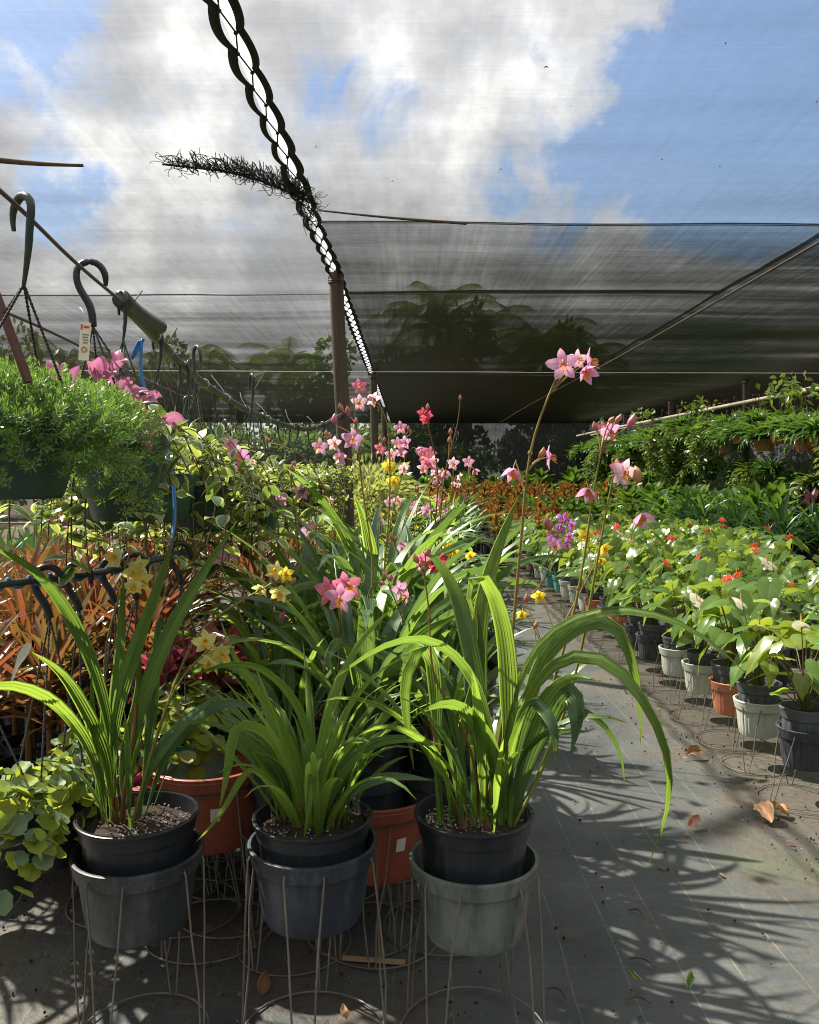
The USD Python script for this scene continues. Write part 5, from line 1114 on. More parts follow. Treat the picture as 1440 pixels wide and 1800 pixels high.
# 2: pink leaved basket behind it
pc = W(208, 768, 2.05)
t = hanging('hanging_basket', 'hanging basket of pink leaves behind the bushy green one, tag on its hook', 'hanging basket', on_line(CC, 1.93), pc, .24, .15, 'green_pot', az=.25, L=.115, w=.0078)
for px, py, L, ax in ((98, 660, .085, -.5), (112, 655, .075, -.1), (128, 668, .08, .3), (135, 700, .08, -.4), (172, 660, .085, -.25), (180, 650, .10, .05), (196, 650, .085, -.1), (208, 640, .085, .15), (212, 690, .09, .5), (225, 700, .09, .9), (240, 705, .085, 1.1), (262, 700, .05, .2), (90, 672, .06, -.8), (150, 690, .07, .0), (196, 690, .09, .2), (228, 720, .07, 1.3), (250, 730, .07, 1.6), (160, 706, .08, -.9), (120, 700, .08, -1.1), (290, 728, .07, 1.4), (240, 750, .07, 2.3)):
    p = W(px, py + 8, 1.93 + U(-.04, .05)); d = np.array([math.sin(ax), U(-.3, .3), math.cos(ax)])
    for q in range(3):
        p2 = p + [U(-.018, .018), U(-.03, .03), U(-.015, .015)] if q else p; d2 = norm(d + rng.normal(0, .38 if q else .08, 3)); L2 = L * U(.45, .8)
        b = MB(); blade(b, spline([p2, p2 + d2 * L2 * .5 + [0, 0, .004], p2 + d2 * L2 + [0, 0, -.014]], 9), norm(np.array([math.cos(ax), U(-.9, .9), -math.sin(ax)])), L2 * .46, OVAL_W, 7, .35, .06, U(-.8, .8)); part(t, 'leaf', b, 'tradescantia', world=True)
trailing(t, pc, .11, 6, 10, g, .05, ('hoya_leaf', 'hoya_leaf_light'), drop=(.05, .2), out=.12)
# the tag on its hook
t = thing('paper_tag', 'cream paper tag with orange emblem and red heading hanging from a black hook', 'tag', W(149, 600, 1.86))
A0 = W(149, 600, 1.86); tx, tz = norm(np.array([1, .18, -.06])), norm(np.array([.06, .05, 1]))
def tag_quad(u0, u1, v0, v1, m, nm, off):
    b = MB(); nrm = np.cross(tx, tz); vs = [A0 + tx * u + tz * v - nrm * o for o in (off, off - .0006) for u, v in ((u0, v0), (u1, v0), (u1, v1), (u0, v1))]
    b.add(np.array(vs), [[0, 1, 2, 3], [7, 6, 5, 4], [0, 4, 5, 1], [1, 5, 6, 2], [2, 6, 7, 3], [3, 7, 4, 0]]); part(t, nm, b, m, smooth=False, world=True)
tag_quad(-.011, .011, -.042, .042, 'paper_tag', 'card', 0)
tag_quad(-.010, -.006, .026, .037, 'tag_red', 'print', -.0008); tag_quad(-.004, .008, .030, .034, 'tag_red', 'print', -.0008)
for k in range(4):
    tag_quad(-.006 + .001 * k, .008 - .0015 * (k % 2), .014 - .006 * k, .0162 - .006 * k, 'tag_grey', 'print', -.0008)
b = MB(); nrm = np.cross(tx, tz); an = np.linspace(0, 2 * np.pi, 18); tube(b, A0 + nrm * .001 + tz * -.018 + .0055 * (np.cos(an)[:, None] * tx + np.sin(an)[:, None] * tz), .0012, 4, False); part(t, 'emblem', b, 'tag_orange', world=True)
b = MB(); tube(b, spline([A0 + tz * .040, A0 + tz * .055 + tx * -.004, W(140, 540, 1.9)], 6), .0009, 4); part(t, 'string', b, 'cord_white', world=True)
# 3..: trailing variegated baskets along the pipe
def hoya_proto(seed, n=15, nl=14, size=.052):
    P = proto('hoya_basket'); gg = np.random.default_rng(seed); b, end = hook_mesh((0, 0, .0), .10, .006, 'wide', .4); part(P, 'hook', b, 'green_plastic')
    R, D, H = .115, .23, .15; rim = np.array([0, 0, -.42])
    for k in range(4):
        a = k * 1.571 + .4; q = rim + [R * math.cos(a), R * math.sin(a), 0]; b = MB(); tube(b, [end, q], .0018, 4); part(P, 'hanger_wire', b, 'green_plastic')
    b = MB(); lathe(b, [(0, -H), (R * .7, -H), (R * .74, -H + .01), (R * .96, -.03), (R, -.022), (R, 0), (R * .95, 0), (R * .92, -.03), (0, -.03)], 32, c=rim); part(P, 'pot', b, 'green_pot', smooth=35)
    trailing(P, rim, R, n, nl, gg, size, ('hoya_leaf', 'hoya_leaf_light'), world=False, drop=(-.06, .36), out=.18, pw=(.5, .5))
    for k in range(1):
        a = gg.uniform(0, 6.28); b = MB(); tube(b, spline([rim, rim + [.05 * math.cos(a), .05 * math.sin(a), .2], rim + [.03 * math.cos(a + 1), .03 * math.sin(a + 1), .36], rim + [.06 * math.cos(a), .06 * math.sin(a), .46]], 14), .0016, 4); part(P, 'tendril', b, 'vine_stem')
    return P


HOYA = [hoya_proto(41, 24, 12), hoya_proto(42, 24, 12, .05)]
hy = [(2.2, 'third hanging basket from the left, trailing pale edged leaves over its dark pot', 0), (2.62, 'trailing pale edged hanging basket beside the blue rope', 1), (3.05, 'trailing basket with pale edged leaves just right of the blue rope', 0)]
for k, (yv, lab, v) in enumerate(hy):
    p = on_line(PC, yv) + [0, 0, .0]; copy(HOYA[v], 'hanging_basket', lab, 'hanging basket', p, None, U(0, 6), 1.0)
for k, yv in enumerate((3.45, 3.85, 4.2, 4.55, 4.85, 5.15, 5.45, 5.7, 5.95)):
    p = on_line(PC, yv); copy(HOYA[k % 2], 'hanging_basket', f'{ORD[k]} basket of variegated trailing leaves in the row towards the nearest post', 'hanging basket', p, None, U(0, 6), (1.12, 1.12, .92))
for k, (x, y) in enumerate(((-1.5, 4.6), (-1.9, 5.4), (-1.3, 5.9), (-1.0, 6.9), (-1.6, 7.4), (-2.2, 7.0))):
    copy(HOYA[k % 2], 'hanging_basket', 'basket of variegated trailing leaves in the thicket behind the green pipe', 'hanging basket', (x, y, 1.72), 'variegated baskets behind the green pipe', U(0, 6), (1.3, 1.3, .95))
for k, (x, y, z) in enumerate(((-1.3, 3.6, 1.72), (-1.05, 4.0, 1.70), (-1.5, 4.2, 1.72), (-.72, 2.85, 1.76), (-.62, 3.3, 1.72), (-.84, 3.2, 1.76))):
    copy(HOYA[k % 2], 'hanging_basket', 'lower basket of pale edged trailing leaves in the tangle under the green pipe', 'hanging basket', (x, y, z), 'lower trailing baskets under the green pipe', U(0, 6), 1.05)
# pink orchid flowers among the baskets
stem_orchid('orchid with magenta pink flowers standing among the trailing baskets left of the post', -.75, 3.1, [([(440, 960, 3.0), (432, 860, 2.95), (424, 800, 2.9)], [('pink', 404, 782, 2.9, -.5, -.1, .95), ('pink', 420, 800, 2.88, .2, .2, 1.0), ('violet', 432, 812, 2.9, .6, .4, 1.0), ('pink', 424, 822, 2.88, 0, .6, .95)], [(398, 774, 2.9, -.5, .3, 1.0)], 'scape')], s=.6)

# lower pole bound with blue rope, black hooks and small baskets
low = spline([W(-80, 1042, 1.72), W(0, 1028, 1.86), W(120, 1014, 2.1), W(230, 995, 2.35), W(330, 968, 2.65)], 60)
t = thing('lower_pole', 'low grey pole wound with blue rope across the orange leaved plants', 'pole', low[0])
b = MB(); tube(b, low, .0085, 10); part(t, 'pole', b, 'green_pipe', world=True)
s = np.linspace(0, 1, 240); c = low[np.clip((s * 59).astype(int), 0, 58)] + (low[np.clip((s * 59).astype(int) + 1, 0, 59)] - low[np.clip((s * 59).astype(int), 0, 58)]) * ((s * 59) % 1)[:, None]
b = MB(); tube(b, c + .0115 * np.stack([0 * s, np.cos(s * 80), np.sin(s * 80)], 1), .0042, 6); part(t, 'wound_rope', b, 'blue_rope', world=True)


def round_leaf_plant(t, c, R, n, g, size, world=True, mats=('plectranthus', 'plectranthus_grey'), pw=(.6, .4), dome=.10, hang=.10):
    for k in range(n):
        a = g.uniform(0, 6.28); q = g.uniform(.05, 1) ** .5; z = dome * (1 - q ** 2) + g.uniform(-.02, .03) - (hang * g.uniform(0, 1) ** 1.5 if q > .82 else 0)
        p = np.asarray(c) + [R * q * math.cos(a), R * q * math.sin(a), z]; nr = np.array([math.cos(a) * q * .8, math.sin(a) * q * .8, 1 - .3 * q]) + g.normal(0, .33, 3)
        b = MB(); disc_leaf(b, p, nr, size * g.uniform(.6, 1.15), .07, 14, .22, g.uniform(0, 6))
        tube(b, [p, p - norm(nr) * size * .4 - [.4 * R * q * math.cos(a) * .3, .4 * R * q * math.sin(a) * .3, size * .7]], .0014, 4, False)
        part(t, 'leaf', b, mats[g.choice(2, p=pw)], world=world)


for k, (y, px, pyr, D, lab, n) in enumerate(((1.72, -8, 1462, .20, 'hanging pot of lime green round leaves at the very left edge, nearest the camera', 110), (2.02, 84, 1420, .22, 'hanging pot of lime and grey green round leaves just left of the left front orchid', 130), (2.36, 165, 1345, .22, 'hanging pot of round lime leaves behind the left front orchid', 110), (2.62, 330, 1262, .20, 'small hanging pot of round lime leaves between the left front orchid and the terracotta pot', 80))):
    pc = W(px, pyr, y); tp = on_line(low, min(y, 2.6))
    t = hanging('hanging_pot', lab, 'hanging pot', tp, pc, D, .13, 'black_pot', az=.35, L=.095, w=.009, cords=3)
    round_leaf_plant(t, pc, D * .66, int(n * 1.7), g, .0215, dome=.095)
for k, (y, px) in enumerate(((2.14, 140), (2.28, 200))):
    tp = on_line(low, y); pc = tp + [0, .03, -.62]
    t = hanging('hanging_pot', f'hanging pot of crimson and cream leaves hooked to the low pole, {"left" if k == 0 else "right"} of two', 'hanging pot', tp, pc, .18, .12, 'black_pot', az=.4, L=.09, w=.009, cords=3)
    for i in range(26):
        a = U(0, 6.28); c = arc(pc + [.02 * math.cos(a), .02 * math.sin(a), -.03], a, U(30, 80), U(.08, .15), U(20, 90), 7); b = MB(); blade(b, c, side_of(a, U(-.4, .4)), .045, OVAL_W, 5, .2); part(t, 'leaf', b, 'pink_leaf', world=True)

# ------------------------------------------------------------------ left beds: orange cordylines, strap plants, pink and lime plants
def rosette_proto(name, n, L, w, mats, pw, seed, el=(25, 85), bend=(20, 80), stem=.25, m=3, pot='black_pot', tall=.12, ptz=6, prof=STRAP_W):
    P = proto(name); g = np.random.default_rng(seed)
    b = MB(); R = .095; lathe(b, [(0, 0), (R * .75, 0), (R * .8, .006), (R * .98, .13), (R, .14), (R, .16), (R * .94, .16), (R * .9, .13), (0, .13)], 22); part(P, 'pot', b, pot, smooth=35)
    b = MB(); tube(b, [(0, 0, .12), (0, 0, .13 + stem + tall)], [.012, .008], 6); part(P, 'stem', b, 'scape_brown')
    for k in range(n):
        az = k * 2.4 + g.uniform(-.3, .3); z = .14 + stem + tall * (k / n) ; f = k / n
        c = arc((0, 0, z), az, el[0] + (el[1] - el[0]) * f + g.uniform(-8, 8), L * g.uniform(.7, 1.1) * (1 - .25 * f), g.uniform(*bend) * (1 - .5 * f), ptz, 1.5)
        b = MB(); blade(b, c, side_of(az, g.normal(0, .35)), w * g.uniform(.75, 1.15), prof, m, .4, 0, g.normal(0, .3)); part(P, 'leaf', b, mats[g.choice(len(mats), p=pw)])
    return P


CORD = [rosette_proto('cordyline', 46, .38, .024, ('cordyline', 'cordyline_red', 'cordyline_brown'), p, s, stem=st) for p, s, st in (((.5, .2, .3), 51, .22), ((.3, .35, .35), 52, .28), ((.2, .1, .7), 53, .18))]
STRAP = rosette_proto('strap_plant', 30, .42, .030, ('green_strap', 'green_broad'), (.8, .2), 54, stem=.05, bend=(40, 120), m=3, ptz=7)
BROAD = rosette_proto('broad_plant', 26, .24, .075, ('green_broad', 'orchid_leaf_dark'), (.8, .2), 55, stem=.16, bend=(20, 80), prof=OVAL_W, m=3)
PURPLE = rosette_proto('purple_plant', 26, .34, .05, ('purple_leaf', 'cordyline_red'), (.85, .15), 56, stem=.4, bend=(20, 90))
PINK = rosette_proto('pink_plant', 22, .15, .055, ('pink_leaf', 'pink_leaf'), (.5, .5), 57, stem=.06, bend=(20, 80), prof=OVAL_W, m=5, tall=.08)
CROTON = rosette_proto('croton', 34, .22, .05, ('croton_far', 'cordyline_red', 'green_broad'), (.7, .12, .18), 58, stem=.30, tall=.22, bend=(20, 70))
LIME = proto('lime_plant')
b = MB(); lathe(b, [(0, 0), (.075, 0), (.10, .14), (.105, .14), (.105, .16), (.098, .16), (.095, .13), (0, .13)], 22); part(LIME, 'pot', b, 'teal_pot', smooth=35)
round_leaf_plant(LIME, np.array([0, 0, .17]), .15, 130, np.random.default_rng(59), .022, False, ('plectranthus', 'golden'), (.6, .4))
GOLD = proto('golden_plant')
b = MB(); lathe(b, [(0, 0), (.075, 0), (.10, .14), (.105, .16), (.098, .16), (0, .13)], 22); part(GOLD, 'pot', b, 'black_pot', smooth=35)
gq = np.random.default_rng(60)
b = MB()
for k in range(420):
    d = norm(gq.normal(0, 1, 3) * [1, 1, .9] + [0, 0, .35]); p = np.array([0, 0, .30]) + d * gq.uniform(.08, .24); s = norm(np.cross(d, gq.normal(0, 1, 3)))
    L = gq.uniform(.04, .07); b.add([p, p + d * L * .5 + s * L * .2, p + d * L + [0, 0, -.01], p + d * L * .5 - s * L * .2], [[0, 1, 2, 3]], np.array([[.5, 0], [1, .5], [.5, 1], [0, .5]]))
part(GOLD, 'foliage', b, 'golden', smooth=False, kind='stuff')

def bed(name, src, pts, lab, cat, group, sc=(.85, 1.15), zz=0.0, cuts=()):
    L0, G0 = lab, group
    for x, y in pts:
        if cuts:
            w = 'nearest part' if y < cuts[0] else 'middle part' if y < cuts[-1] else 'farthest part'
            lab, group = f'{L0}, {w}', f'{G0}, {w}'
        s = src[rng.integers(0, len(src))] if isinstance(src, list) else src
        copy(s, name, lab, cat, (x, y, zz), group, U(0, 6.28), U(*sc))


def scatter(x0, x1, y0, y1, step, jit=.3, keep=lambda x, y: True):
    return [(x + U(-jit, jit) * step, y + U(-jit, jit) * step) for y in np.arange(y0, y1, step) for x in np.arange(x0, x1, step) if keep(x, y)]


inview = lambda x, y: x > -.54 * y - .35
for k, (x, y) in enumerate(scatter(-2.6, -.55, 2.5, 4.7, .25, keep=lambda x, y: inview(x, y) and x < -.27 * y + .02 and not (y < 2.75 and x > -.95))):
    v = int(rng.integers(0, 3)); col = ('orange and gold', 'deep red and orange', 'dark brown and olive')[v]; band = 'front' if y < 3.4 else 'middle' if y < 4.1 else 'back'
    copy(CORD[v], 'cordyline', f'{col} narrow leaved cordyline in the {band} of the left bed', 'cordyline', (x, y, .20), f'{col} cordylines, {band} of the left bed', U(0, 6.28), U(.9, 1.2))
bed('strap_plant', STRAP, scatter(-3.4, -1.5, 4.75, 6.6, .36, keep=lambda x, y: inview(x, y) and x < -.38 * y), 'green strap leaved plant in the left bed behind the orange cordylines', 'strap plant', 'strap plants in the left bed', (1, 1.3), .25)
bed('purple_plant', PURPLE, scatter(-3.4, -1.4, 6.9, 8.0, .5, keep=lambda x, y: inview(x, y) and x > -.42 * y), 'purple leaved plant at the back of the left bed', 'purple plant', 'purple plants in the left bed', (1, 1.25), .2)
bed('cordyline', CORD, scatter(-2.2, -.75, 5.3, 7.6, .42, keep=lambda x, y: inview(x, y) and x > -.36 * y), 'orange cordyline under the trailing baskets near the nearest post', 'cordyline', 'cordylines under the trailing baskets', (.9, 1.15), .1)
bed('pink_plant', PINK, [(W(px, 1200, y)[0], y) for px, y in ((235, 2.75), (285, 2.7), (335, 2.75), (385, 2.8), (255, 3.0), (310, 3.0), (365, 3.05), (415, 3.0))], 'crimson and cream leaved small plant in the patch behind the left front orchid', 'leafy plant', 'crimson leaved plants behind the left front orchid', (1, 1.2), .40)
bed('lime_plant', LIME, [(W(px, 1200, y)[0], y) for px, y in ((300, 2.55), (350, 2.6), (420, 2.7), (440, 3.3), (490, 3.4), (400, 3.3), (460, 3.7), (500, 3.0), (520, 3.8), (540, 4.3))], 'lime leaved small plant in a teal pot left of the orchid bed', 'leafy plant', 'lime leaved plants left of the orchid bed', (.9, 1.15), .36)
for k in range(18):
    x, y = ((-.62, 2.75), (-.55, 2.55), (-.78, 2.7), (-.85, 3.0), (-.70, 3.0), (-.6, 3.05), (-.62, 3.3), (-.5, 3.4), (-.72, 3.35), (-.6, 3.7), (-.5, 3.8), (-.5, 4.3), (-.93, 2.75), (-.9, 2.6), (-.45, 3.0), (-.95, 3.1), (-.8, 3.3), (-.7, 2.55))[k]
    copy(SMALL_STAND[k % 2], 'wire_plant_stand', 'wire stand under the small leafy plants left of the orchid bed', 'plant stand', (x, y, .004), 'wire stands left of the orchid bed', U(0, 6), (1, 1, 1.2))
bed('golden_plant', GOLD, [(-.42, 8.2), (-.30, 8.6), (-.42, 7.9)], 'golden leaved bush beside the second wooden post', 'bush', 'golden bushes by the second post', (1.5, 1.9), .55)
bed('golden_plant', GOLD, scatter(-2.0, -.4, 8.6, 11.5, .7), 'golden leaved bush far behind the nearest post', 'bush', 'golden bushes far behind the nearest post', (1.3, 1.7), .3)
bed('orchid_bed_plant', STRAP, scatter(-.4, 1.0, 9.5, 14, .5), 'bright strap leaved plant at the far end of the path', 'strap plant', 'strap plants at the far end', (1.0, 1.3), .3)
bed('croton', CROTON, scatter(.6, 5.0, 16, 22.5, .55, keep=lambda x, y: y > 16.5 + .3 * x), 'orange leaved croton in the far bed before the dark back wall', 'croton', 'crotons before the back wall', (1.1, 1.5), .1, (18.5, 20.5))
bed('croton', CROTON, scatter(.7, 2.2, 11.5, 16, .5), 'orange leaved croton beyond the anthuriums at the end of the path', 'croton', 'crotons beyond the anthuriums', (.9, 1.1), .12)
bed('broad_plant', BROAD, scatter(-4.5, -.5, 9.5, 18, .9), 'leafy plant in the far left bed under the roof', 'leafy plant', 'leafy plants in the far left bed', (1.3, 1.8), .2)

# ------------------------------------------------------------------ anthuriums right of the path
def anthurium_proto(seed, n, flowers, young=.07):
    P = proto('anthurium'); g = np.random.default_rng(seed); sub(P, 'pot', INNER, (0, 0, 0))
    base = np.array([0, 0, IN_H - .03])
    for k in range(n):
        az = k * 2.4 + g.uniform(-.4, .4); r = g.uniform(.02, .15) + .02; h = g.uniform(.07, .31) * (1.15 - r)
        tip = base + [r * math.cos(az), r * math.sin(az), h + .03]; L = g.uniform(.075, .16)
        b = MB(); tube(b, spline([base + [.012 * math.cos(az), .012 * math.sin(az), 0], base + [.4 * r * math.cos(az), .4 * r * math.sin(az), h * .7], tip], 7), np.linspace(.0034, .002, 7), 5, False); part(P, 'leaf_stalk', b, 'anthurium_stalk')
        b = MB(); el = g.uniform(-1.0, .35); fw = np.array([math.cos(az) * math.cos(el), math.sin(az) * math.cos(el), math.sin(el)])
        sd = side_of(az, g.normal(0, .5)); heart(b, tip, fw, sd, L, g.uniform(.1, .4), g.uniform(.1, .35), g.uniform(.85, 1.05)); part(P, 'leaf', b, 'anthurium_leaf_young' if g.uniform() < young else 'anthurium_leaf')
    for kind, nf in flowers:
        for k in range(nf):
            az = g.uniform(0, 6.28); r = g.uniform(.03, .13); tip = base + [r * math.cos(az), r * math.sin(az), g.uniform(.27, .38)]
            b = MB(); tube(b, spline([base, base + [.5 * r * math.cos(az), .5 * r * math.sin(az), .2], tip], 7), .0022, 5, False); st = part(P, 'flower_stalk', b, 'anthurium_stalk')
            b = MB(); fw = np.array([math.cos(az) * .65, math.sin(az) * .65, .65]); heart(b, tip, fw, side_of(az), .066 * g.uniform(.7, 1.25), .25, .3, 1.15, 8, 2); part(P, 'spathe', b, 'spathe_' + kind)
            b = MB(); tube(b, spline([tip, tip + fw * .012 + [0, 0, .02], tip + fw * .02 + [0, 0, .045]], 6), [.003, .0036, .0035, .003, .0024, .001], 6); part(P, 'spadix', b, 'spadix')
    return P


ANTH = [anthurium_proto(71, 23, ()), anthurium_proto(72, 21, (('white', 2),)), anthurium_proto(73, 20, (('red', 2),)), anthurium_proto(74, 19, (('orange', 2),)), anthurium_proto(75, 16, (('white', 2),), .2), anthurium_proto(76, 24, ())]
AW = ['leafy green anthurium without flowers', 'anthurium with white flowers', 'anthurium with red flowers', 'anthurium with orange flowers', 'light green anthurium with two white flowers', 'dense dark anthurium without flowers']
AWP = ['leafy green anthuriums without flowers', 'anthuriums with white flowers', 'anthuriums with red flowers', 'anthuriums with orange flowers', 'light green anthuriums with two white flowers', 'dense dark anthuriums without flowers']
EDGE_OUT = ['blue', 'pale', 'terracotta', 'pale', 'pale', 'dark', 'dark', 'terracotta', 'green', 'terracotta', 'pale', 'pale', 'pale', 'teal', 'teal', 'pale', 'pale', 'dark', 'terracotta', 'pale', 'pale', 'dark', 'pale', 'pale', 'blue', 'pale', 'green', 'pale', 'pale', 'dark']
EDGE_ANTH = [4, 4, 0, 1, 0, 0, 5, 0, 3, 0, 5, 1, 0, 0, 2, 0, 5, 0, 1, 0, 2, 0, 5, 0, 3, 0, 0, 2, 0, 5]
OZ = .15


def anth(x, y, v, out, label, stand_label, pot_label, grp=None, s=1.0, detail=True):
    if detail:
        copy(SMALL_STAND[rng.integers(0, 2)], 'wire_plant_stand', stand_label, 'plant stand', (x, y, .004), grp and 'wire stands ' + grp, U(0, 6))
        copy(OUTER[out], 'outer_pot', pot_label, 'plant pot', (x, y, OZ), grp and f'{COLOUR_WORD[out]} pots ' + grp, U(0, 6))
    copy(ANTH[v], 'potted_anthurium', label, 'anthurium', (x, y, OZ + .062), grp and f'{AWP[v]} ' + grp, U(0, 6), s)


for k in range(30):
    y = 3.42 + .40 * k + U(-.03, .03); x = 1.63 - .004 * k + U(-.02, .02); w = f'{ORD[k]} in the path row from the near end'
    anth(x, y, EDGE_ANTH[k], EDGE_OUT[k], f'{AW[EDGE_ANTH[k]]}, {w}', f'wire stand, {w}', f'{COLOUR_WORD[EDGE_OUT[k]]} ribbed outer pot, {w}', None, U(.92, 1.1))
anth(1.98, 3.25, 1, 'dark', 'anthurium with glossy leaf and white flower at the right edge, nearest the camera', 'wire stand at the right edge, nearest the camera', 'dark grey pot at the right edge, nearest the camera')
PICK = [0, 0, 1, 2, 5, 0, 3, 0, 5, 2, 0, 5, 0]
for j in range(1, 7):
    for k in range(-1, 26):
        x = 1.63 + .43 * j; y = 3.55 + .43 * k + .2 * (j % 2)
        if x > .50 * y + .15 or (x > .33 * y + 1.0) or y > 14 or (x > 4.0 and y > 9.4):
            continue
        v = PICK[rng.integers(0, len(PICK))]; out = ('dark', 'pale', 'blue', 'terracotta')[rng.choice(4, p=[.45, .25, .2, .1])]
        near = 'near half' if y < 7 else 'far half'; grp = f'massed behind the path row, {near}'
        anth(x + U(-.05, .05), y + U(-.05, .05), v, out, f'{AW[v]} {grp}', f'wire stand {grp}', f'{COLOUR_WORD[out]} pot {grp}', grp, U(.95, 1.2), y < 8)
bed('strap_plant', STRAP, scatter(4.1, 6.2, 9.3, 12.4, .40, keep=lambda x, y: x < .56 * y), 'dark glossy strap leaved plant in the right bed behind the anthuriums', 'strap plant', 'dark strap plants behind the anthuriums', (1.15, 1.4), .30, (9.6, 11))
bed('broad_plant', BROAD, scatter(2.4, 5.2, 13.0, 19, .6), 'leafy plant in the right bed beyond the anthuriums', 'leafy plant', 'leafy plants beyond the anthuriums', (1.1, 1.5), .18)

# ------------------------------------------------------------------ right: pipe with hanging ferns, vines and benches below
line('hanging_pipe', 'long pale pipe on the right carrying rows of leafy hanging baskets', 'pipe', [(5.35, 8.0, 2.42), (5.3, 10, 2.46), (5.25, 13.6, 2.50), (5.1, 17.5, 2.50), (4.95, 21, 2.50), (4.8, 24, 2.48)], .030, 'white_pipe', 50, sides=8)
line('hanging_pipe', 'second pale pipe just behind the first on the right', 'pipe', [(5.6, 8.0, 2.56), (5.55, 13.6, 2.56), (5.4, 17.5, 2.54), (5.2, 24, 2.5)], .026, 'white_pipe', 50, sides=8)


def fern_proto(seed, potm, n, L, w, mat_, H0=.55, vines=0):
    P = proto('leafy_basket'); g = np.random.default_rng(seed); R = .12
    b, end = hook_mesh((0, 0, 0), .09, .006, 'wide', .3); part(P, 'hook', b, 'rust'); rim = np.array([0, 0, -H0])
    for k in range(3):
        a = k * 2.1; b = MB(); tube(b, [end, rim + [R * math.cos(a), R * math.sin(a), 0]], .002, 4); part(P, 'hanger_wire', b, 'steel_cable')
    b = MB(); lathe(b, [(0, -.15), (R * .7, -.15), (R * .96, -.03), (R, -.02), (R, 0), (R * .94, 0), (0, -.03)], 24, c=rim); part(P, 'pot', b, potm, smooth=35)
    b = MB()
    for k in range(n):
        az = g.uniform(0, 6.28); c = arc(rim + [R * .5 * math.cos(az) * g.uniform(0, 1), R * .5 * math.sin(az) * g.uniform(0, 1), g.uniform(-.02, .08)], az, g.uniform(5, 85), L * g.uniform(.6, 1.2), g.uniform(40, 130), 5)
        blade(b, c, side_of(az, g.normal(0, .5)), w * g.uniform(.7, 1.2), OVAL_W, 3, .3)
    part(P, 'foliage', b, mat_, kind='stuff')
    if vines:
        b = MB()
        for k in range(vines):
            az = g.uniform(0, 6.28); d = np.array([math.cos(az), math.sin(az), 0]); dr = g.uniform(.2, .85); st = spline([rim, rim + d * .14 + [0, 0, .02], rim + d * .2 + [0, 0, -dr]], 16)
            for i in range(3, 16):
                for sg in (-1, 1):
                    dd = norm(np.cross(norm(st[i] - st[i - 1]), g.normal(0, 1, 3))) * sg + [0, 0, -.5]; L2 = g.uniform(.05, .09)
                    blade(b, [st[i], st[i] + dd * L2 * .5, st[i] + dd * L2 + [0, 0, -.02]], norm(np.cross(dd, d + g.normal(0, .3, 3))), L2 * .6, OVAL_W, 3, .2)
        part(P, 'vines', b, 'vine_leaf', kind='stuff')
    return P


FERN = [fern_proto(81, 'terracotta', 170, .30, .036, 'fern', .46), fern_proto(82, 'green_pot', 180, .30, .032, 'fern', .50), fern_proto(83, 'black_pot', 150, .22, .040, 'fern', .50, 26), fern_proto(84, 'green_pot', 130, .22, .050, 'vine_leaf', .55, 34)]
pp = spline([(5.35, 8.0, 2.42), (5.3, 10, 2.46), (5.25, 13.6, 2.50), (5.1, 17.5, 2.50), (4.95, 21, 2.50), (4.8, 24, 2.48)], 200)
for k, y in enumerate(np.arange(8.6, 23.8, .40)):
    p = on_line(pp, y) + [U(-.15, .15), U(-.12, .12), U(-.16, .14)]
    v = int(rng.choice((0, 1, 1, 0, 2, 1, 0, 3))) if y > 10 else 1
    lab = ['terracotta basket of bright strap leaves below pale pipe', 'dark basket of bright strap leaves below pale pipe', 'basket of strap leaves and long vines below pale pipe', 'basket of yellow green vines below pale pipe'][v]
    band = 'nearest stretch' if y < 12 else 'middle stretch' if y < 17 else 'far stretch'
    copy(FERN[v], 'leafy_hanging_basket', f'{lab}, {band}', 'hanging basket', p, f'{lab.replace("basket", "baskets", 1)}, {band}', U(0, 6), (U(1.05, 1.45), U(1.05, 1.45), U(.8, 1.2)))
    p2 = p + [U(.25, .5), U(-.1, .1), .1]
    copy(FERN[1], 'leafy_hanging_basket', f'leafy basket in the row behind the pale pipe, {band}', 'hanging basket', p2, f'baskets behind the pale pipe, {band}', U(0, 6), (1.3, 1.3, .95))
    if k % 2 == 0:
        v = (3, 2, 1)[k // 2 % 3]
        copy(FERN[v], 'leafy_hanging_basket', f'low shaded basket hanging under the upper baskets, {band}', 'hanging basket', p + [U(0, .4), U(-.1, .1), -.62], f'low shaded baskets under the upper baskets, {band}', U(0, 6), (1.2, 1.2, 1.0))
for k, (px, py, y) in enumerate(((1385, 690, 9.6), (1135, 735, 16.5), (1395, 700, 9.4), (1060, 752, 20), (1225, 720, 13))):
    p = W(px, py, y); b = MB(); gg = np.random.default_rng(k)
    for i in range(60):
        d = norm(gg.normal(0, 1, 3) + [0, 0, .3]); q = p + d * gg.uniform(.05, .32) * [1, 1, .6] + [0, 0, .05]; e = norm(gg.normal(0, 1, 3) + [0, 0, -.3]); L2 = gg.uniform(.07, .12)
        blade(b, [q, q + e * L2 * .5, q + e * L2 + [0, 0, -.02]], norm(np.cross(e, gg.normal(0, 1, 3))), L2 * .55, OVAL_W, 3, .2)
    single('climbing_vine', b, 'vine_leaf', f'{("biggest tuft of climbing vine above the pale pipe, at the right edge", "tuft of vine beside the third post from the near end", "small tuft of vine just right of the biggest one", "faint farthest tuft of vine above the pipe", "small tuft of vine above the middle of the pale pipe")[k]}', 'vine', smooth=True)
bed('broad_plant', BROAD, scatter(4.6, 6.6, 10.4, 23, .55), 'shaded leafy plant on the ground below the hanging baskets', 'leafy plant', 'shaded plants under the hanging baskets', (1.5, 2.2), .05, (12.5, 17))
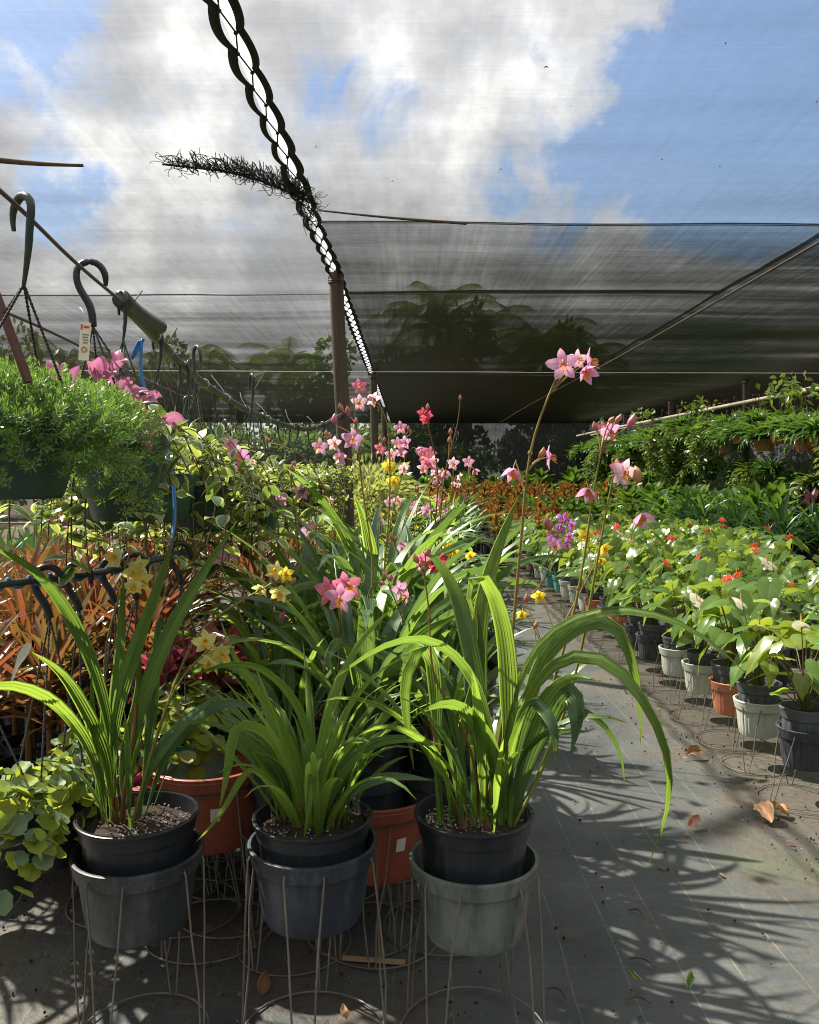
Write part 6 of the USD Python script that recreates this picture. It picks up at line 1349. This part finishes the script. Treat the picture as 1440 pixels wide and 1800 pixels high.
bed('purple_plant', PURPLE, [(5.0, 10.4), (5.2, 11.2), (5.0, 12.6)], 'dark purple leaved plant under the hanging baskets on the right', 'purple plant', 'purple plants under the right baskets', (1.2, 1.5), .1)
bed('broad_plant', BROAD, scatter(-.4, 4.6, 22.6, 24.2, .7), 'leafy plant against the foot of the dark back wall', 'leafy plant', 'leafy plants against the back wall', (1.8, 2.8), .1)

# ------------------------------------------------------------------ litter on the ground
def curled(name, lab, px, py, L, m, seed, roll=1.0):
    p = W(px, py, 1.0); d = p - [0, 0, CAMZ]; p = np.array([0, 0, CAMZ]) + d * (CAMZ - .02) / (-d[2]); g = np.random.default_rng(seed); a = g.uniform(0, 3)
    b = MB(); c = spline([p - [L * .5 * math.cos(a), L * .5 * math.sin(a), .008], p + [0, 0, .012], p + [L * .5 * math.cos(a), L * .5 * math.sin(a), .014]], 12)
    blade(b, c, side_of(a, g.normal(0, .3)), L * .55, OVAL_W, 7, roll, .12, g.normal(0, .9)); v = b.v[0]; b.v[0] = v + .022 * (meshkit.noise(v * 45)[:, None] - .5) * [.6, .6, 1]
    b.v[0][:, 2] += max(0, .006 - b.v[0][:, 2].min())
    single(name, b, m, lab, 'fallen leaf')


curled('fallen_leaf', 'large curled tan dry leaf by the right hand wire stand', 1345, 1432, .13, 'dry_leaf_pale', 1)
curled('fallen_leaf', 'second tan dry leaf folded over the large one by the right hand wire stand', 1366, 1428, .10, 'dry_leaf_pale', 5)
curled('fallen_leaf', 'brown dry leaf lying alone in the middle of the path', 1221, 1446, .075, 'dry_leaf', 2, .5)
curled('fallen_leaf', 'rolled dark red dry leaf at the edge of the path under the pale pots', 1222, 1325, .09, 'dry_leaf', 3)
curled('fallen_leaf', 'brown crumpled leaf on the ground between the middle and right front stands', 697, 1526, .10, 'dry_leaf', 4)
curled('fallen_leaf', 'brown leaf on the soil below the middle front pot', 465, 1730, .07, 'dry_leaf', 6, .5)
curled('fallen_leaf', 'small pale dry leaf at the bottom edge below the middle pot', 605, 1782, .035, 'dry_leaf_pale', 7, .4)
curled('fallen_leaf', 'small green fallen leaf on the lower path, the one with an upright stalk', 1214, 1724, .045, 'hoya_leaf', 8, .4)
curled('fallen_leaf', 'small green fallen leaf beside the twigs on the lower path', 1118, 1725, .045, 'hoya_leaf', 9, .3)
curled('fallen_leaf', 'tiny pink fallen petal on the far part of the path', 1032, 1270, .03, 'petal_pink', 10, .3)


def ground_at(px, py, z=.008):
    d = W(px, py, 1.0) - [0, 0, CAMZ]; return np.array([0, 0, CAMZ]) + d * (CAMZ - z) / (-d[2])


for px, py, q, lab in ((1105, 1685, (1152, 1702), 'crooked dark twig on the lower path'), (1105, 1600, (1132, 1612), 'short curved dark twig on the path'), (960, 1738, (996, 1758), 'reddish broken twig beside the right front stand'), (1100, 1758, (1145, 1765), 'broken dark twig near the bottom of the path')):
    a0, a1 = ground_at(px, py), ground_at(*q); b = MB(); tube(b, spline([a0, .6 * a0 + .4 * a1 + [.01, .012, .006], a1], 8), [.002, .003, .0035, .003, .003, .0025, .002, .001], 5); single('twig', b, 'twig', lab, 'twig')
a0, a1 = ground_at(602, 1682, .012), ground_at(712, 1690, .012); d = norm(a1 - a0); s = np.cross(d, Z3) * .008
b = MB(); v = [a0 - s, a0 + s, a1 + s, a1 - s]; b.add(np.array(v + [q - [0, 0, .006] for q in v]), [[3, 2, 1, 0], [4, 5, 6, 7], [0, 1, 5, 4], [1, 2, 6, 5], [2, 3, 7, 6], [3, 0, 4, 7]]); single('wood_slat', b, 'wood_slat', 'thin pale wooden slat on the ground between the front stands', 'slat', smooth=False)
b = MB(); gg = np.random.default_rng(91)
O = np.array([(1, 0, 0), (-1, 0, 0), (0, 1, 0), (0, -1, 0), (0, 0, 1), (0, 0, -1)], float); OF = np.array([(0, 2, 4), (2, 1, 4), (1, 3, 4), (3, 0, 4), (2, 0, 5), (1, 2, 5), (3, 1, 5), (0, 3, 5)])
for k in range(2600):
    x, y = gg.uniform(-1.3, 2.6), gg.uniform(1.8, 5.5)
    if .35 < x < 1.3 and gg.uniform() < .72: continue
    b.add(O * gg.uniform(.0015, .006) * gg.uniform(.5, 1.4, 3) + [x, y, .008], OF)
b2 = MB()
for k in range(110):
    x, y = gg.uniform(-1.2, 2.6), gg.uniform(1.85, 5.5); a = gg.uniform(0, 6.28); L = gg.uniform(.010, .030)
    blade(b2, spline([(x, y, .008), (x + .5 * L * math.cos(a), y + .5 * L * math.sin(a), .012), (x + L * math.cos(a), y + L * math.sin(a), .009)], 4), side_of(a, gg.normal(0, .3)), L * .45, OVAL_W, 3, .3)
single('leaf_bits', b2, 'dry_leaf', 'small dry bits of leaf scattered over the ground cloth', 'leaf litter', kind='stuff')
single('soil_crumbs', b, 'soil', 'dark crumbs of soil and bark scattered over the ground cloth', 'soil crumbs', kind='stuff', smooth=False)
b = MB()
for k in range(420):
    x, y = gg.uniform(-1.2, 2.6), gg.uniform(1.8, 5.0)
    if .35 < x < 1.3 and gg.uniform() < .6: continue
    b.add(O * gg.uniform(.0012, .0028) * gg.uniform(.6, 1.3, 3) + [x, y, .009], OF)
single('perlite_crumbs', b, 'perlite', 'white perlite crumbs scattered over the ground', 'perlite', kind='stuff', smooth=False)
